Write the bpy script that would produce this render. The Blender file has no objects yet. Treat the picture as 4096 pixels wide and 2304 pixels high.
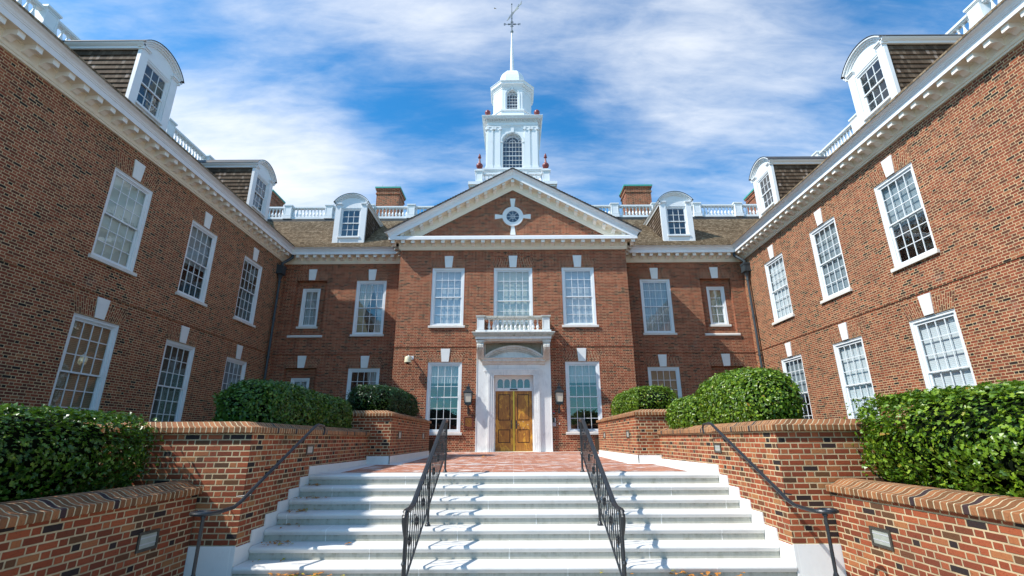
import bpy, math, random
from math import sin, cos, pi, radians, sqrt, atan2, floor
from mathutils import Vector, Matrix
random.seed(7)
SC = bpy.context.scene
COL = SC.collection

# ------------------------------------------------------------------ materials
def newmat(name):
    m = bpy.data.materials.new(name); m.use_nodes = True
    nt = m.node_tree; nt.nodes.clear()
    out = nt.nodes.new('ShaderNodeOutputMaterial')
    return m, nt, out

class NT:
    def __init__(s, nt): s.nt = nt
    def n(s, t, **k):
        x = s.nt.nodes.new(t)
        for a, b in k.items(): setattr(x, a, b)
        return x
    def lk(s, a, b): s.nt.links.new(a, b)
    def inp(s, sock, v):
        if isinstance(v, bpy.types.NodeSocket): s.lk(v, sock)
        elif v is not None: sock.default_value = v
    def m(s, op, a, b=None, c=None, clamp=False):
        x = s.n('ShaderNodeMath', operation=op, use_clamp=clamp)
        s.inp(x.inputs[0], a)
        if b is not None: s.inp(x.inputs[1], b)
        if c is not None: s.inp(x.inputs[2], c)
        return x.outputs[0]
    def mix(s, f, a, b, bt='MIX'):
        x = s.n('ShaderNodeMix', data_type='RGBA', blend_type=bt)
        s.inp(x.inputs[0], f); s.inp(x.inputs[6], a); s.inp(x.inputs[7], b)
        return x.outputs[2]
    def noise(s, vec, scale, detail=3, rough=.55, dist=0.):
        x = s.n('ShaderNodeTexNoise'); s.lk(vec, x.inputs['Vector'])
        x.inputs['Scale'].default_value = scale; x.inputs['Detail'].default_value = detail
        x.inputs['Roughness'].default_value = rough; x.inputs['Distortion'].default_value = dist
        return x.outputs[0]
    def ramp(s, f, stops, interp='LINEAR'):
        x = s.n('ShaderNodeValToRGB'); x.color_ramp.interpolation = interp
        el = x.color_ramp.elements
        while len(el) < len(stops): el.new(.5)
        for e, (p, c) in zip(el, stops):
            e.position = p; e.color = (c[0], c[1], c[2], 1) if not isinstance(c, (int, float)) else (c, c, c, 1)
        s.inp(x.inputs[0], f); return x.outputs[0]
    def smooth(s, f, a, b):
        x = s.n('ShaderNodeMapRange', interpolation_type='SMOOTHSTEP')
        s.inp(x.inputs[0], f); x.inputs[1].default_value = a; x.inputs[2].default_value = b
        return x.outputs[0]
    def bsdf(s, col, rough=.6, spec=.5, metal=0., bump=None, bs=.5, bd=.01):
        b = s.n('ShaderNodeBsdfPrincipled')
        s.inp(b.inputs['Base Color'], col); s.inp(b.inputs['Roughness'], rough)
        b.inputs['Specular IOR Level'].default_value = spec; b.inputs['Metallic'].default_value = metal
        if bump is not None:
            bp = s.n('ShaderNodeBump'); bp.inputs['Strength'].default_value = bs; bp.inputs['Distance'].default_value = bd
            s.lk(bump, bp.inputs['Height']); s.lk(bp.outputs[0], b.inputs['Normal'])
        return b.outputs[0]

def c4(c): return (c[0], c[1], c[2], 1)

def mat_brick(name, stops, mortar, h=.0742, S=.213, P=.318, mw=.0115, bump=.7, stain=.0, soot=.25, rough=.85, wob=.003, shift=.5):
    m, nt, out = newmat(name); T = NT(nt)
    uv = T.n('ShaderNodeUVMap').outputs[0]
    tc = T.n('ShaderNodeTexCoord').outputs['Object']
    sp = T.n('ShaderNodeSeparateXYZ'); T.lk(uv, sp.inputs[0])
    w1 = T.m('MULTIPLY', T.m('SUBTRACT', T.noise(uv, 14., 2), .5), wob*2)
    w2 = T.m('MULTIPLY', T.m('SUBTRACT', T.noise(uv, 11., 2), .5), wob*2)
    u = T.m('ADD', sp.outputs[0], w1); v = T.m('ADD', sp.outputs[1], w2)
    vr = T.m('DIVIDE', v, h); row = T.m('FLOOR', vr); fv = T.m('FRACT', vr)
    par = T.m('FLOORED_MODULO', row, 2.)
    jit = T.n('ShaderNodeTexWhiteNoise', noise_dimensions='1D'); T.lk(row, jit.inputs['W'])
    uu = T.m('ADD', T.m('DIVIDE', u, P), T.m('ADD', T.m('MULTIPLY', par, shift), T.m('MULTIPLY', jit.outputs[0], .05)))
    pu = T.m('FLOOR', uu); fu = T.m('FRACT', uu); sf = S/P
    isH = T.m('GREATER_THAN', fu, sf)
    du = T.m('MULTIPLY', T.m('MINIMUM', T.m('MINIMUM', fu, T.m('ABSOLUTE', T.m('SUBTRACT', fu, sf))), T.m('SUBTRACT', 1., fu)), P)
    dv = T.m('MULTIPLY', T.m('MINIMUM', fv, T.m('SUBTRACT', 1., fv)), h)
    # smooth-min rounds brick corners
    d = T.n('ShaderNodeMath', operation='SMOOTH_MIN'); T.lk(du, d.inputs[0]); T.lk(dv, d.inputs[1]); d.inputs[2].default_value = .008
    d = d.outputs[0]
    mask = T.smooth(d, mw/2-.0035, mw/2+.002)
    idv = T.n('ShaderNodeCombineXYZ'); T.lk(T.m('ADD', T.m('MULTIPLY', pu, 2.), isH), idv.inputs[0]); T.lk(row, idv.inputs[1])
    wn = T.n('ShaderNodeTexWhiteNoise', noise_dimensions='2D'); T.lk(idv.outputs[0], wn.inputs['Vector'])
    # headers are dark more often than stretchers
    val = T.m('SUBTRACT', wn.outputs[0], T.m('MULTIPLY', isH, .035), clamp=True)
    bc = T.ramp(val, stops)
    fine = T.noise(uv, 60., 3, .7)
    bc = T.mix(T.m('MULTIPLY', T.m('SUBTRACT', fine, .5, clamp=True), 1.2), bc, c4([x*.45 for x in stops[len(stops)//2][1]]))
    mpf = T.n('ShaderNodeMapping'); T.lk(uv, mpf.inputs[0]); mpf.inputs['Scale'].default_value = (18, 55, 1)
    streak = T.smooth(T.noise(mpf.outputs[0], 1., 5, .7, .6), .52, .72)
    bc = T.mix(T.m('MULTIPLY', streak, .6), bc, c4([x*.35 for x in stops[len(stops)//2][1]]))
    big = T.noise(uv, .55, 4, .6)
    mcol = T.mix(T.smooth(T.noise(uv, 3., 3), .35, .75), c4(mortar), c4([x*.62 for x in mortar]))
    col = T.mix(mask, mcol, bc)
    col = T.mix(T.m('MULTIPLY', T.smooth(big, .5, .75), soot), col, c4((.05, .035, .03)))
    if stain:
        ef = T.smooth(T.noise(uv, 1.3 if stain < .8 else 2.4, 5, .65), .60 if stain < .8 else .5, .80 if stain < .8 else .66)
        col = T.mix(T.m('MULTIPLY', ef, stain), col, c4((.66, .58, .53)))
    hgt = T.m('ADD', mask, T.m('MULTIPLY', T.noise(uv, 90., 3, .7), .35))
    hgt = T.m('ADD', hgt, T.m('MULTIPLY', wn.outputs[0], .25))
    tone = T.m('ADD', .80, T.m('MULTIPLY', T.noise(tc, .35, 5, .6), .34))
    tv = T.n('ShaderNodeCombineXYZ'); [T.lk(tone, tv.inputs[k]) for k in range(3)]
    col = T.mix(1., col, tv.outputs[0], 'MULTIPLY')
    mp_ = T.n('ShaderNodeMapping'); T.lk(tc, mp_.inputs[0]); mp_.inputs['Scale'].default_value = (3.2, 3.2, .28)
    col = T.mix(T.m('MULTIPLY', T.smooth(T.noise(mp_.outputs[0], 1., 5, .6), .56, .78), .32), col, c4((.07, .045, .035)))
    T.lk(T.bsdf(col, rough, .3, bump=hgt, bs=bump, bd=.006), out.inputs[0])
    return m

RED = [(0, (.024, .012, .011)), (.05, (.036, .017, .014)), (.06, (.10, .022, .013)), (.3, (.175, .030, .014)), (.6, (.245, .042, .018)), (.85, (.31, .058, .025)), (1., (.35, .095, .045))]
WING = [(0, (.014, .011, .011)), (.055, (.026, .018, .016)), (.065, (.10, .034, .02)), (.35, (.18, .043, .022)), (.65, (.26, .062, .030)), (.9, (.31, .085, .04)), (1., (.34, .125, .055))]
PLT = [(0, (.02, .015, .015)), (.05, (.033, .02, .019)), (.06, (.10, .047, .022)), (.14, (.13, .055, .022)), (.18, (.18, .042, .018)), (.6, (.29, .064, .025)), (.88, (.37, .095, .036)), (1., (.36, .15, .055))]
M = {}
M['brick'] = mat_brick('brick_main', RED, (.60, .38, .22), stain=.12, mw=.0175, soot=.18)
M['brick_wing'] = mat_brick('brick_wing', WING, (.62, .44, .25), stain=.12, soot=.12, mw=.0185)
M['brick_planter'] = mat_brick('brick_planter', PLT, (.58, .44, .26), stain=.07, soot=.22, mw=.018, bump=1.)
M['brick_arch'] = mat_brick('brick_gauged', RED[2:], (.66, .47, .28), h=.0775, S=.2, P=.3, soot=.1, mw=.018)
M['arch_wing'] = mat_brick('brick_gauged_wing', WING[2:], (.62, .44, .25), h=.0775, S=.2, P=.3, soot=.1, mw=.019)
M['coping'] = mat_brick('brick_coping', [(0, (.03, .02, .025)), (.07, (.06, .03, .03)), (.09, (.17, .075, .03)), (.5, (.27, .105, .042)), (1., (.37, .155, .06))], (.62, .50, .31), h=.079, S=6, P=9., mw=.016, soot=.3, bump=1.)
M['paver'] = mat_brick('paver_brick', [(0, (.22, .065, .04)), (.4, (.40, .13, .07)), (1., (.58, .25, .14))], (.60, .46, .36), h=.068, S=.21, P=.42, mw=.009, stain=.9, soot=.05, bump=.4)

def mat_simple(name, col, rough=.6, spec=.5, metal=0., var=.12, sc=6., bump=0., bsc=60., dirt=None, dirtamt=0.):
    m, nt, out = newmat(name); T = NT(nt)
    tc = T.n('ShaderNodeTexCoord').outputs['Object']
    nz = T.noise(tc, sc, 4)
    c = T.mix(nz, c4([x*(1-var) for x in col]), c4([min(1, x*(1+var)) for x in col]))
    if dirt: c = T.mix(T.m('MULTIPLY', T.smooth(T.noise(tc, sc*.7, 6, .7), .5, .75), dirtamt), c, c4(dirt))
    bn = T.noise(tc, bsc, 3) if bump else None
    T.lk(T.bsdf(c, rough, spec, metal, bn, bump, .004), out.inputs[0]); return m

M['white'] = mat_simple('white_paint', (.745, .765, .775), .45, .4, var=.04, sc=2.5, dirt=(.45, .42, .36), dirtamt=.16)
M['cream'] = mat_simple('cornice_paint_bounce', (.82, .74, .60), .5, .4, var=.04, sc=2., dirt=(.5, .40, .27), dirtamt=.25)  # cream paint warmed further: light bounced off the brick is put into the colour
M['crown'] = mat_simple('crown_paint', (.80, .805, .81), .5, .4, var=.04, sc=2., dirt=(.5, .45, .4), dirtamt=.2)
M['mod'] = mat_simple('modillion_paint', (.84, .80, .72), .5, .4, var=.03, sc=2.)
M['groove_shade'] = mat_simple('groove_shade_wood', (.045, .018, .006), .5, .4, var=.2, sc=12.)  # near-black brown: shade painted into the door panel grooves to deepen them
M['sill'] = mat_simple('limestone', (.68, .65, .60), .7, .3, var=.08, sc=5., dirt=(.35, .31, .24), dirtamt=.4)
M['iron'] = mat_simple('black_iron', (.014, .017, .02), .38, .6, var=.3, sc=30., bump=.5, dirt=(.09, .045, .02), dirtamt=.35)
M['rail_top'] = mat_simple('handrail_iron', (.03, .038, .045), .3, .6, .5, var=.2, sc=20., dirt=(.1, .06, .03), dirtamt=.25)
M['lead'] = mat_simple('lead_pipe', (.05, .065, .075), .5, .5, .3, var=.3, sc=8., dirt=(.1, .12, .12), dirtamt=.4)
M['copper'] = mat_simple('verdigris', (.06, .33, .27), .7, .3, var=.3, sc=8.)
M['flash'] = mat_simple('flashing', (.06, .06, .058), .55, .4, .2, var=.5, sc=3., dirt=(.2, .1, .05), dirtamt=.5)
M['oxblood'] = mat_simple('oxblood_paint', (.20, .038, .035), .35, .5, var=.1, sc=5.)
M['brass'] = mat_simple('brass', (.75, .46, .05), .3, .5, .55, var=.12, sc=9.)
M['soil'] = mat_simple('soil', (.035, .024, .016), .95, .2, var=.5, sc=9., bump=1., bsc=30.)
M['gravel'] = mat_simple('pavement_stone', (.42, .40, .37), .9, .2, var=.15, sc=4., bump=.5)
M['rust'] = mat_simple('plaque_paint', (.15, .035, .02), .5, .4, var=.2, sc=20.)
M['gold'] = mat_simple('plaque_gold', (.75, .42, .04), .45, .5, .2, var=.15, sc=40.)
M['camcream'] = mat_simple('camera_cream', (.72, .66, .45), .4, .5, var=.05)
M['grey'] = mat_simple('grey_plastic', (.45, .45, .47), .4, .5, var=.05)
M['black'] = mat_simple('black_plastic', (.012, .012, .014), .3, .5, var=.1)
M['red'] = mat_simple('red_plastic', (.5, .02, .02), .4, .5, var=.1)
M['bronze'] = mat_simple('bronze_bezel', (.075, .068, .055), .45, .5, .4, var=.3, sc=12.)
M['lens'] = mat_simple('light_lens', (.34, .36, .31), .3, .5, var=.25, sc=12.)
M['leadrod'] = mat_simple('grey_metal', (.22, .22, .21), .45, .5, .6, var=.2, sc=10.)
M['patina'] = mat_simple('vane_metal', (.02, .05, .065), .5, .5, .4, var=.4, sc=6.)
M['vane2'] = mat_simple('vane_arrow_metal', (.16, .19, .18), .5, .5, .4, var=.3, sc=6.)
M['dark'] = mat_simple('dark_room', (.018, .016, .015), .9, .1, var=.4, sc=2.)
M['stem'] = mat_simple('bark', (.06, .045, .03), .9, .2, var=.4, sc=20., bump=1.)
M['dryleaf'] = mat_simple('dry_leaf', (.42, .17, .03), .7, .3, var=.6, sc=25.)
M['yleaf'] = mat_simple('yellow_leaf', (.40, .33, .03), .6, .3, var=.3, sc=15.)

def mat_marble(name, base, vein, amt=.55, dirt=.25, dcol=(.33, .30, .2), joints=0, rough=.45, sc=1.6):
    m, nt, out = newmat(name); T = NT(nt)
    tc = T.n('ShaderNodeTexCoord').outputs['Object']
    mp = T.n('ShaderNodeMapping'); T.lk(tc, mp.inputs[0]); mp.inputs['Rotation'].default_value = (.2, .75, .3); mp.inputs['Scale'].default_value = (1, 1, .28)
    a = T.noise(mp.outputs[0], sc*2.2, 6, .62, 1.2)
    v = T.m('SUBTRACT', 1., T.m('MULTIPLY', T.m('ABSOLUTE', T.m('SUBTRACT', a, .5)), 9.), clamp=True)
    v = T.m('MULTIPLY', v, T.smooth(T.noise(tc, sc*.8, 3), .42, .7))
    c = T.mix(T.m('MULTIPLY', v, amt), c4(base), c4(vein))
    c = T.mix(T.m('MULTIPLY', T.smooth(T.noise(tc, sc*2.5, 6, .7), .48, .8), dirt), c, c4(dcol))
    if joints:
        uv = T.n('ShaderNodeUVMap').outputs[0]; sp = T.n('ShaderNodeSeparateXYZ'); T.lk(uv, sp.inputs[0])
        f = T.m('FRACT', T.m('DIVIDE', T.m('ADD', sp.outputs[0], T.m('MULTIPLY', T.noise(uv, 3., 1), .02)), joints))
        j = T.m('LESS_THAN', T.m('MULTIPLY', f, joints), .014)
        c = T.mix(T.m('MULTIPLY', j, .85), c, c4((.80, .79, .75)))
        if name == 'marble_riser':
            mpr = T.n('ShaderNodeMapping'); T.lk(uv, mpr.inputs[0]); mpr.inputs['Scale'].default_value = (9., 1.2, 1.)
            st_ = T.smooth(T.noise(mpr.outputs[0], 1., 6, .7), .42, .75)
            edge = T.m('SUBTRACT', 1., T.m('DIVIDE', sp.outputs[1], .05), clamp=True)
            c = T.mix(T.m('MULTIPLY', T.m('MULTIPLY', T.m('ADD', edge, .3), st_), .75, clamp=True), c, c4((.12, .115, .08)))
    T.lk(T.bsdf(c, rough, .4, bump=T.noise(tc, 70., 3), bs=.12, bd=.003), out.inputs[0]); return m
M['marble'] = mat_marble('marble_veined', (.80, .80, .775), (.36, .38, .41), amt=.45, dirt=.18)
M['marble_old'] = mat_marble('marble_weathered', (.66, .645, .60), (.4, .4, .38), dirt=.6, dcol=(.30, .25, .13))
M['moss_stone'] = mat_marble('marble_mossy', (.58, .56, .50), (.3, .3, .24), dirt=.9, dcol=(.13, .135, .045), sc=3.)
M['moss_and_shade'] = mat_marble('marble_moss_and_shade', (.30, .28, .22), (.15, .15, .12), dirt=.8, dcol=(.12, .115, .06), sc=3.)  # mossy stain, with the deep shade under the balcony painted in as well
M['tread'] = mat_marble('marble_tread', (.655, .635, .60), (.5, .5, .49), amt=.35, dirt=.32, dcol=(.40, .36, .28), joints=1.93, rough=.55)
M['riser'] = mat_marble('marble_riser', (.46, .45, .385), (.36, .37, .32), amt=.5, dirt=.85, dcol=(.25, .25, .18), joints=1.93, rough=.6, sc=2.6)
M['band'] = mat_marble('marble_band', (.76, .75, .72), (.6, .6, .6), amt=.2, dirt=.3, dcol=(.5, .46, .38), joints=.93, rough=.6)

def mat_shingle(name, stops, w=.11):
    m, nt, out = newmat(name); T = NT(nt)
    uv = T.n('ShaderNodeUVMap').outputs[0]; sp = T.n('ShaderNodeSeparateXYZ'); T.lk(uv, sp.inputs[0])
    row = T.m('FLOOR', T.m('ADD', sp.outputs[1], .5))
    rj = T.n('ShaderNodeTexWhiteNoise', noise_dimensions='1D'); T.lk(row, rj.inputs['W'])
    uu = T.m('ADD', T.m('DIVIDE', sp.outputs[0], w), T.m('MULTIPLY', rj.outputs[0], 7.3))
    iu = T.m('FLOOR', uu); fu = T.m('FRACT', uu)
    cv = T.n('ShaderNodeCombineXYZ'); T.lk(iu, cv.inputs[0]); T.lk(row, cv.inputs[1])
    wn = T.n('ShaderNodeTexWhiteNoise', noise_dimensions='2D'); T.lk(cv.outputs[0], wn.inputs['Vector'])
    c = T.ramp(wn.outputs[0], stops)
    tc = T.n('ShaderNodeTexCoord').outputs['Object']
    c = T.mix(T.m('MULTIPLY', T.smooth(T.noise(tc, 1.2, 5, .65), .45, .75), .35), c, c4(stops[0][1]))
    gap = T.m('LESS_THAN', fu, .07)
    c = T.mix(T.m('MULTIPLY', gap, .8), c, c4((.015, .012, .01)))
    T.lk(T.bsdf(c, .85, .25, bump=T.m('ADD', wn.outputs[0], T.m('MULTIPLY', T.noise(tc, 50., 3), .5)), bs=.6, bd=.008), out.inputs[0]); return m
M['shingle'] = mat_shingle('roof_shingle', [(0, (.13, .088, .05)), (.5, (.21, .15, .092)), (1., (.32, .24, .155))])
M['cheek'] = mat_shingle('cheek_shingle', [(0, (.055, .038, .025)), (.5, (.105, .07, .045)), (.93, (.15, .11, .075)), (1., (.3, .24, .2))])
M['slate'] = mat_shingle('edge_shingle', [(0, (.03, .026, .024)), (1., (.09, .075, .065))])

def mat_glass(name, tint=(.9, .95, .95), f=1.9):
    m, nt, out = newmat(name); T = NT(nt)
    ge = T.n('ShaderNodeNewGeometry'); dt = T.n('ShaderNodeVectorMath', operation='DOT_PRODUCT'); T.lk(ge.outputs['Incoming'], dt.inputs[0]); T.lk(ge.outputs['Normal'], dt.inputs[1])
    fac = T.m('ADD', T.m('MULTIPLY', T.m('POWER', T.m('SUBTRACT', 1., T.m('ABSOLUTE', dt.outputs['Value'])), 5.), .8), f, clamp=True)
    tc = T.n('ShaderNodeTexCoord').outputs['Object']
    bp = T.n('ShaderNodeBump'); bp.inputs['Strength'].default_value = .12; bp.inputs['Distance'].default_value = .02
    T.lk(T.noise(tc, 3.5, 2), bp.inputs['Height'])
    gl = T.n('ShaderNodeBsdfGlossy'); gl.inputs['Roughness'].default_value = .01; gl.inputs['Color'].default_value = (1, 1, 1, 1); T.lk(bp.outputs[0], gl.inputs['Normal'])
    tr = T.n('ShaderNodeBsdfTransparent'); tr.inputs['Color'].default_value = c4(tint)
    mx = T.n('ShaderNodeMixShader'); T.lk(fac, mx.inputs[0]); T.lk(tr.outputs[0], mx.inputs[1]); T.lk(gl.outputs[0], mx.inputs[2])
    T.lk(mx.outputs[0], out.inputs[0]); return m
M['glass'] = mat_glass('window_glass', (.90, .95, .97), .13)
M['lampglass'] = mat_simple('frosted_glass', (.62, .56, .45), .35, .5, var=.15, sc=9.)
def mat_blind(name, col, pitch=.05, depth=.5):
    m, nt, out = newmat(name); T = NT(nt)
    tc = T.n('ShaderNodeTexCoord').outputs['Object']; sp = T.n('ShaderNodeSeparateXYZ'); T.lk(tc, sp.inputs[0])
    f = T.m('FRACT', T.m('DIVIDE', sp.outputs[2], pitch))
    c = T.mix(T.m('MULTIPLY', T.smooth(f, .45, 1.), depth), c4(col), c4([x*.3 for x in col]))
    T.lk(T.bsdf(c, .7, .3), out.inputs[0]); return m
M['blind_beige'] = mat_blind('blind_beige', (.26, .21, .12), .05, .6)
M['blind_grey'] = mat_blind('blind_grey', (.33, .38, .40), .05, .6)
M['blind_dark'] = mat_blind('blind_dark', (.09, .08, .06), .05, .7)
M['blind_white'] = mat_blind('blind_white', (.72, .75, .75), .05, .35)
M['shade'] = mat_simple('roller_shade', (.52, .54, .55), .8, .2, var=.05)
M['shade_cream'] = mat_simple('roller_shade_cream', (.58, .58, .48), .8, .2, var=.05)
M['curtain'] = mat_simple('sheer_curtain', (.45, .45, .43), .8, .2, var=.1)
M['curtain2'] = mat_simple('beige_curtain', (.50, .42, .27), .8, .2, var=.1)
M['ceil_lamp'] = mat_simple('lamp_shade_cream', (.85, .8, .55), .6, .3, var=.05)

def mat_door():
    m, nt, out = newmat('worn_wood'); T = NT(nt)
    tc = T.n('ShaderNodeTexCoord').outputs['Object']
    mp = T.n('ShaderNodeMapping'); T.lk(tc, mp.inputs[0]); mp.inputs['Scale'].default_value = (14, 14, 1.6)
    g = T.noise(mp.outputs[0], 2.2, 5, .6)
    c = T.ramp(g, [(.3, (.17, .058, .012)), (.5, (.34, .135, .02)), (.7, (.46, .21, .03))])
    mp2 = T.n('ShaderNodeMapping'); T.lk(tc, mp2.inputs[0]); mp2.inputs['Scale'].default_value = (2.6, 2.6, 1.5)
    w = T.smooth(T.noise(mp2.outputs[0], 1.3, 8, .72, .3), .53, .60)
    c = T.mix(T.m('MULTIPLY', w, .85), c, c4((.62, .31, .035)))
    T.lk(T.bsdf(c, .42, .4, bump=g, bs=.25, bd=.004), out.inputs[0]); return m
M['wood'] = mat_door()

def mat_leaf(name, stops, rough=.28):
    m, nt, out = newmat(name); T = NT(nt)
    gi = T.n('ShaderNodeNewGeometry')
    c = T.ramp(gi.outputs['Random Per Island'], stops)
    b = T.n('ShaderNodeBsdfPrincipled'); T.lk(c, b.inputs['Base Color']); b.inputs['Roughness'].default_value = rough
    b.inputs['Specular IOR Level'].default_value = .45
    tl = T.n('ShaderNodeBsdfTranslucent'); T.lk(T.mix(.5, c, c4((.15, .3, .02))), tl.inputs[0])
    mx = T.n('ShaderNodeMixShader'); mx.inputs[0].default_value = .18
    T.lk(b.outputs[0], mx.inputs[1]); T.lk(tl.outputs[0], mx.inputs[2]); T.lk(mx.outputs[0], out.inputs[0]); return m
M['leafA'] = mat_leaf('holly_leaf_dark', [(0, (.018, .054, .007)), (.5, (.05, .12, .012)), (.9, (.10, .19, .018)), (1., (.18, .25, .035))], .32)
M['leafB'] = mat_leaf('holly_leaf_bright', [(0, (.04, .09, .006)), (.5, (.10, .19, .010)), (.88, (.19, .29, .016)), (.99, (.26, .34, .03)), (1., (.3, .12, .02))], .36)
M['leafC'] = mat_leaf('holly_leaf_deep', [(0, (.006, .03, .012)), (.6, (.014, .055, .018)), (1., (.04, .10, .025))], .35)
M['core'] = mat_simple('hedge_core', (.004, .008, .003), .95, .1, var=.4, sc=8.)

# ------------------------------------------------------------------ mesh builder
class MB:
    def __init__(s, name='m'):
        s.v = []; s.f = []; s.uv = []; s.mi = []; s.sm = []; s.mats = []
    def _m(s, mat):
        if mat not in s.mats: s.mats.append(mat)
        return s.mats.index(mat)
    def face(s, pts, mat='white', uv=None, smooth=False):
        pts = [tuple(p) for p in pts]
        i = len(s.v); s.v += pts; s.f.append(tuple(range(i, i+len(pts)))); s.mi.append(s._m(mat)); s.sm.append(smooth)
        if uv is None:
            n = Vector((0, 0, 0)); a = Vector(pts[0])
            for k in range(1, len(pts)-1): n += (Vector(pts[k])-a).cross(Vector(pts[k+1])-a)
            ax = max(range(3), key=lambda k: abs(n[k]))
            if ax == 2: uv = [(p[0], p[1]) for p in pts]
            elif ax == 0: uv = [(p[1], p[2]) for p in pts]
            else: uv = [(p[0], p[2]) for p in pts]
        s.uv += list(uv)
    def box(s, x0, x1, y0, y1, z0, z1, mat='white', skip=''):
        x0, x1 = min(x0, x1), max(x0, x1); y0, y1 = min(y0, y1), max(y0, y1); z0, z1 = min(z0, z1), max(z0, z1)
        a = (x0, y0, z0); b = (x1, y0, z0); c = (x1, y1, z0); d = (x0, y1, z0)
        e = (x0, y0, z1); f = (x1, y0, z1); g = (x1, y1, z1); h = (x0, y1, z1)
        if 'b' not in skip: s.face((a, d, c, b), mat)
        if 't' not in skip: s.face((e, f, g, h), mat)
        s.face((a, b, f, e), mat); s.face((c, d, h, g), mat); s.face((b, c, g, f), mat); s.face((d, a, e, h), mat)
    def frame(s, x0, x1, z0, z1, w, y0, y1, mat='white', wb=None, wt=None):
        wb = w if wb is None else wb; wt = w if wt is None else wt
        s.box(x0, x0+w, y0, y1, z0, z1, mat); s.box(x1-w, x1, y0, y1, z0, z1, mat)
        if wt: s.box(x0+w, x1-w, y0, y1, z1-wt, z1, mat)
        if wb: s.box(x0+w, x1-w, y0, y1, z0, z0+wb, mat)
    def prism(s, poly, axis, a, b, mat='white', cap=True, smooth=False):
        """poly: 2D points; axis 'x': poly=(y,z); 'y': poly=(x,z); 'z': poly=(x,y)"""
        def P(p, t):
            return (t, p[0], p[1]) if axis == 'x' else ((p[0], t, p[1]) if axis == 'y' else (p[0], p[1], t))
        n = len(poly)
        for i in range(n):
            p, q = poly[i], poly[(i+1) % n]
            s.face((P(p, a), P(q, a), P(q, b), P(p, b)), mat, smooth=smooth)
        if cap:
            s.face([P(p, a) for p in poly], mat); s.face([P(p, b) for p in reversed(poly)], mat)
    def tube(s, pts, r, n=8, mat='iron', caps=True):
        pts = [Vector(p) for p in pts]; rs = r if isinstance(r, (list, tuple)) else [r]*len(pts)
        rings = []; prev = None
        for i, p in enumerate(pts):
            t = (pts[min(i+1, len(pts)-1)]-pts[max(i-1, 0)]).normalized()
            up = Vector((0, 0, 1)) if abs(t.z) < .95 else Vector((1, 0, 0))
            if prev is not None: up = prev
            x = t.cross(up).normalized(); y = x.cross(t).normalized(); prev = y
            rings.append([p+rs[i]*(cos(2*pi*k/n)*x+sin(2*pi*k/n)*y) for k in range(n)])
        for a, b in zip(rings, rings[1:]):
            for k in range(n): s.face((a[k], a[(k+1) % n], b[(k+1) % n], b[k]), mat, smooth=True)
        if caps: s.face(rings[0], mat); s.face(list(reversed(rings[-1])), mat)
    def lathe(s, prof, c=(0, 0, 0), n=16, mat='white', smooth=True, rot=0, sx=1, sy=1):
        """prof: list (r,z)"""
        R = [[(c[0]+sx*r*cos(2*pi*(k+rot)/n), c[1]+sy*r*sin(2*pi*(k+rot)/n), c[2]+z) for k in range(n)] for r, z in prof]
        for a, b in zip(R, R[1:]):
            for k in range(n): s.face((a[k], a[(k+1) % n], b[(k+1) % n], b[k]), mat, smooth=smooth)
        s.face(list(reversed(R[0])), mat); s.face(R[-1], mat)
    def ring(s, cx, cz, r0, r1, y0, y1, a0=0, a1=2*pi, n=32, mat='white', sy=1.):
        full = abs(a1-a0-2*pi) < 1e-6
        def P(r, a, y): return (cx+r*cos(a), y, cz+sy*r*sin(a))
        for k in range(n):
            a = a0+(a1-a0)*k/n; b = a0+(a1-a0)*(k+1)/n
            s.face((P(r0, a, y0), P(r1, a, y0), P(r1, b, y0), P(r0, b, y0)), mat)
            s.face((P(r0, a, y1), P(r0, b, y1), P(r1, b, y1), P(r1, a, y1)), mat)
            s.face((P(r1, a, y0), P(r1, a, y1), P(r1, b, y1), P(r1, b, y0)), mat)
            s.face((P(r0, a, y1), P(r0, a, y0), P(r0, b, y0), P(r0, b, y1)), mat)
        if not full:
            for a in (a0, a1): s.face((P(r0, a, y0), P(r1, a, y0), P(r1, a, y1), P(r0, a, y1)), mat)
    def sweep(s, prof, path, mat='white', closed=False, uvrows=False, caps=True):
        """prof: list of (p,z) p = offset to the LEFT-hand... outward normal n of path (dx,dy)->(dy,-dx); path list (x,y)"""
        n = len(path); L = [0]
        for a, b in zip(path, path[1:]): L.append(L[-1]+sqrt((b[0]-a[0])**2+(b[1]-a[1])**2))
        offs = []
        for i in range(n):
            ns = []
            for (a, b) in ((i-1, i), (i, i+1)):
                if a < 0 or b >= n:
                    continue
                dx, dy = path[b][0]-path[a][0], path[b][1]-path[a][1]; l = sqrt(dx*dx+dy*dy); ns.append((dy/l, -dx/l))
            if len(ns) == 1: offs.append(ns[0])
            else:
                mx, my = ns[0][0]+ns[1][0], ns[0][1]+ns[1][1]; l2 = (mx*mx+my*my)
                offs.append((2*mx/l2, 2*my/l2))
        pl = [0]
        for a, b in zip(prof, prof[1:]): pl.append(pl[-1]+sqrt((b[0]-a[0])**2+(b[1]-a[1])**2))
        def P(i, k): return (path[i][0]+offs[i][0]*prof[k][0], path[i][1]+offs[i][1]*prof[k][0], prof[k][1])
        for i in range(n-1):
            for k in range(len(prof)-1):
                uv = ((pl[k]+.5, L[i]), (pl[k]+.5, L[i+1]), (pl[k+1]+.5, L[i+1]), (pl[k+1]+.5, L[i])) if uvrows else None
                s.face((P(i, k), P(i+1, k), P(i+1, k+1), P(i, k+1)), mat, uv)
        if caps:
            s.face([P(0, k) for k in range(len(prof))], mat); s.face([P(n-1, k) for k in reversed(range(len(prof)))], mat)
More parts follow.
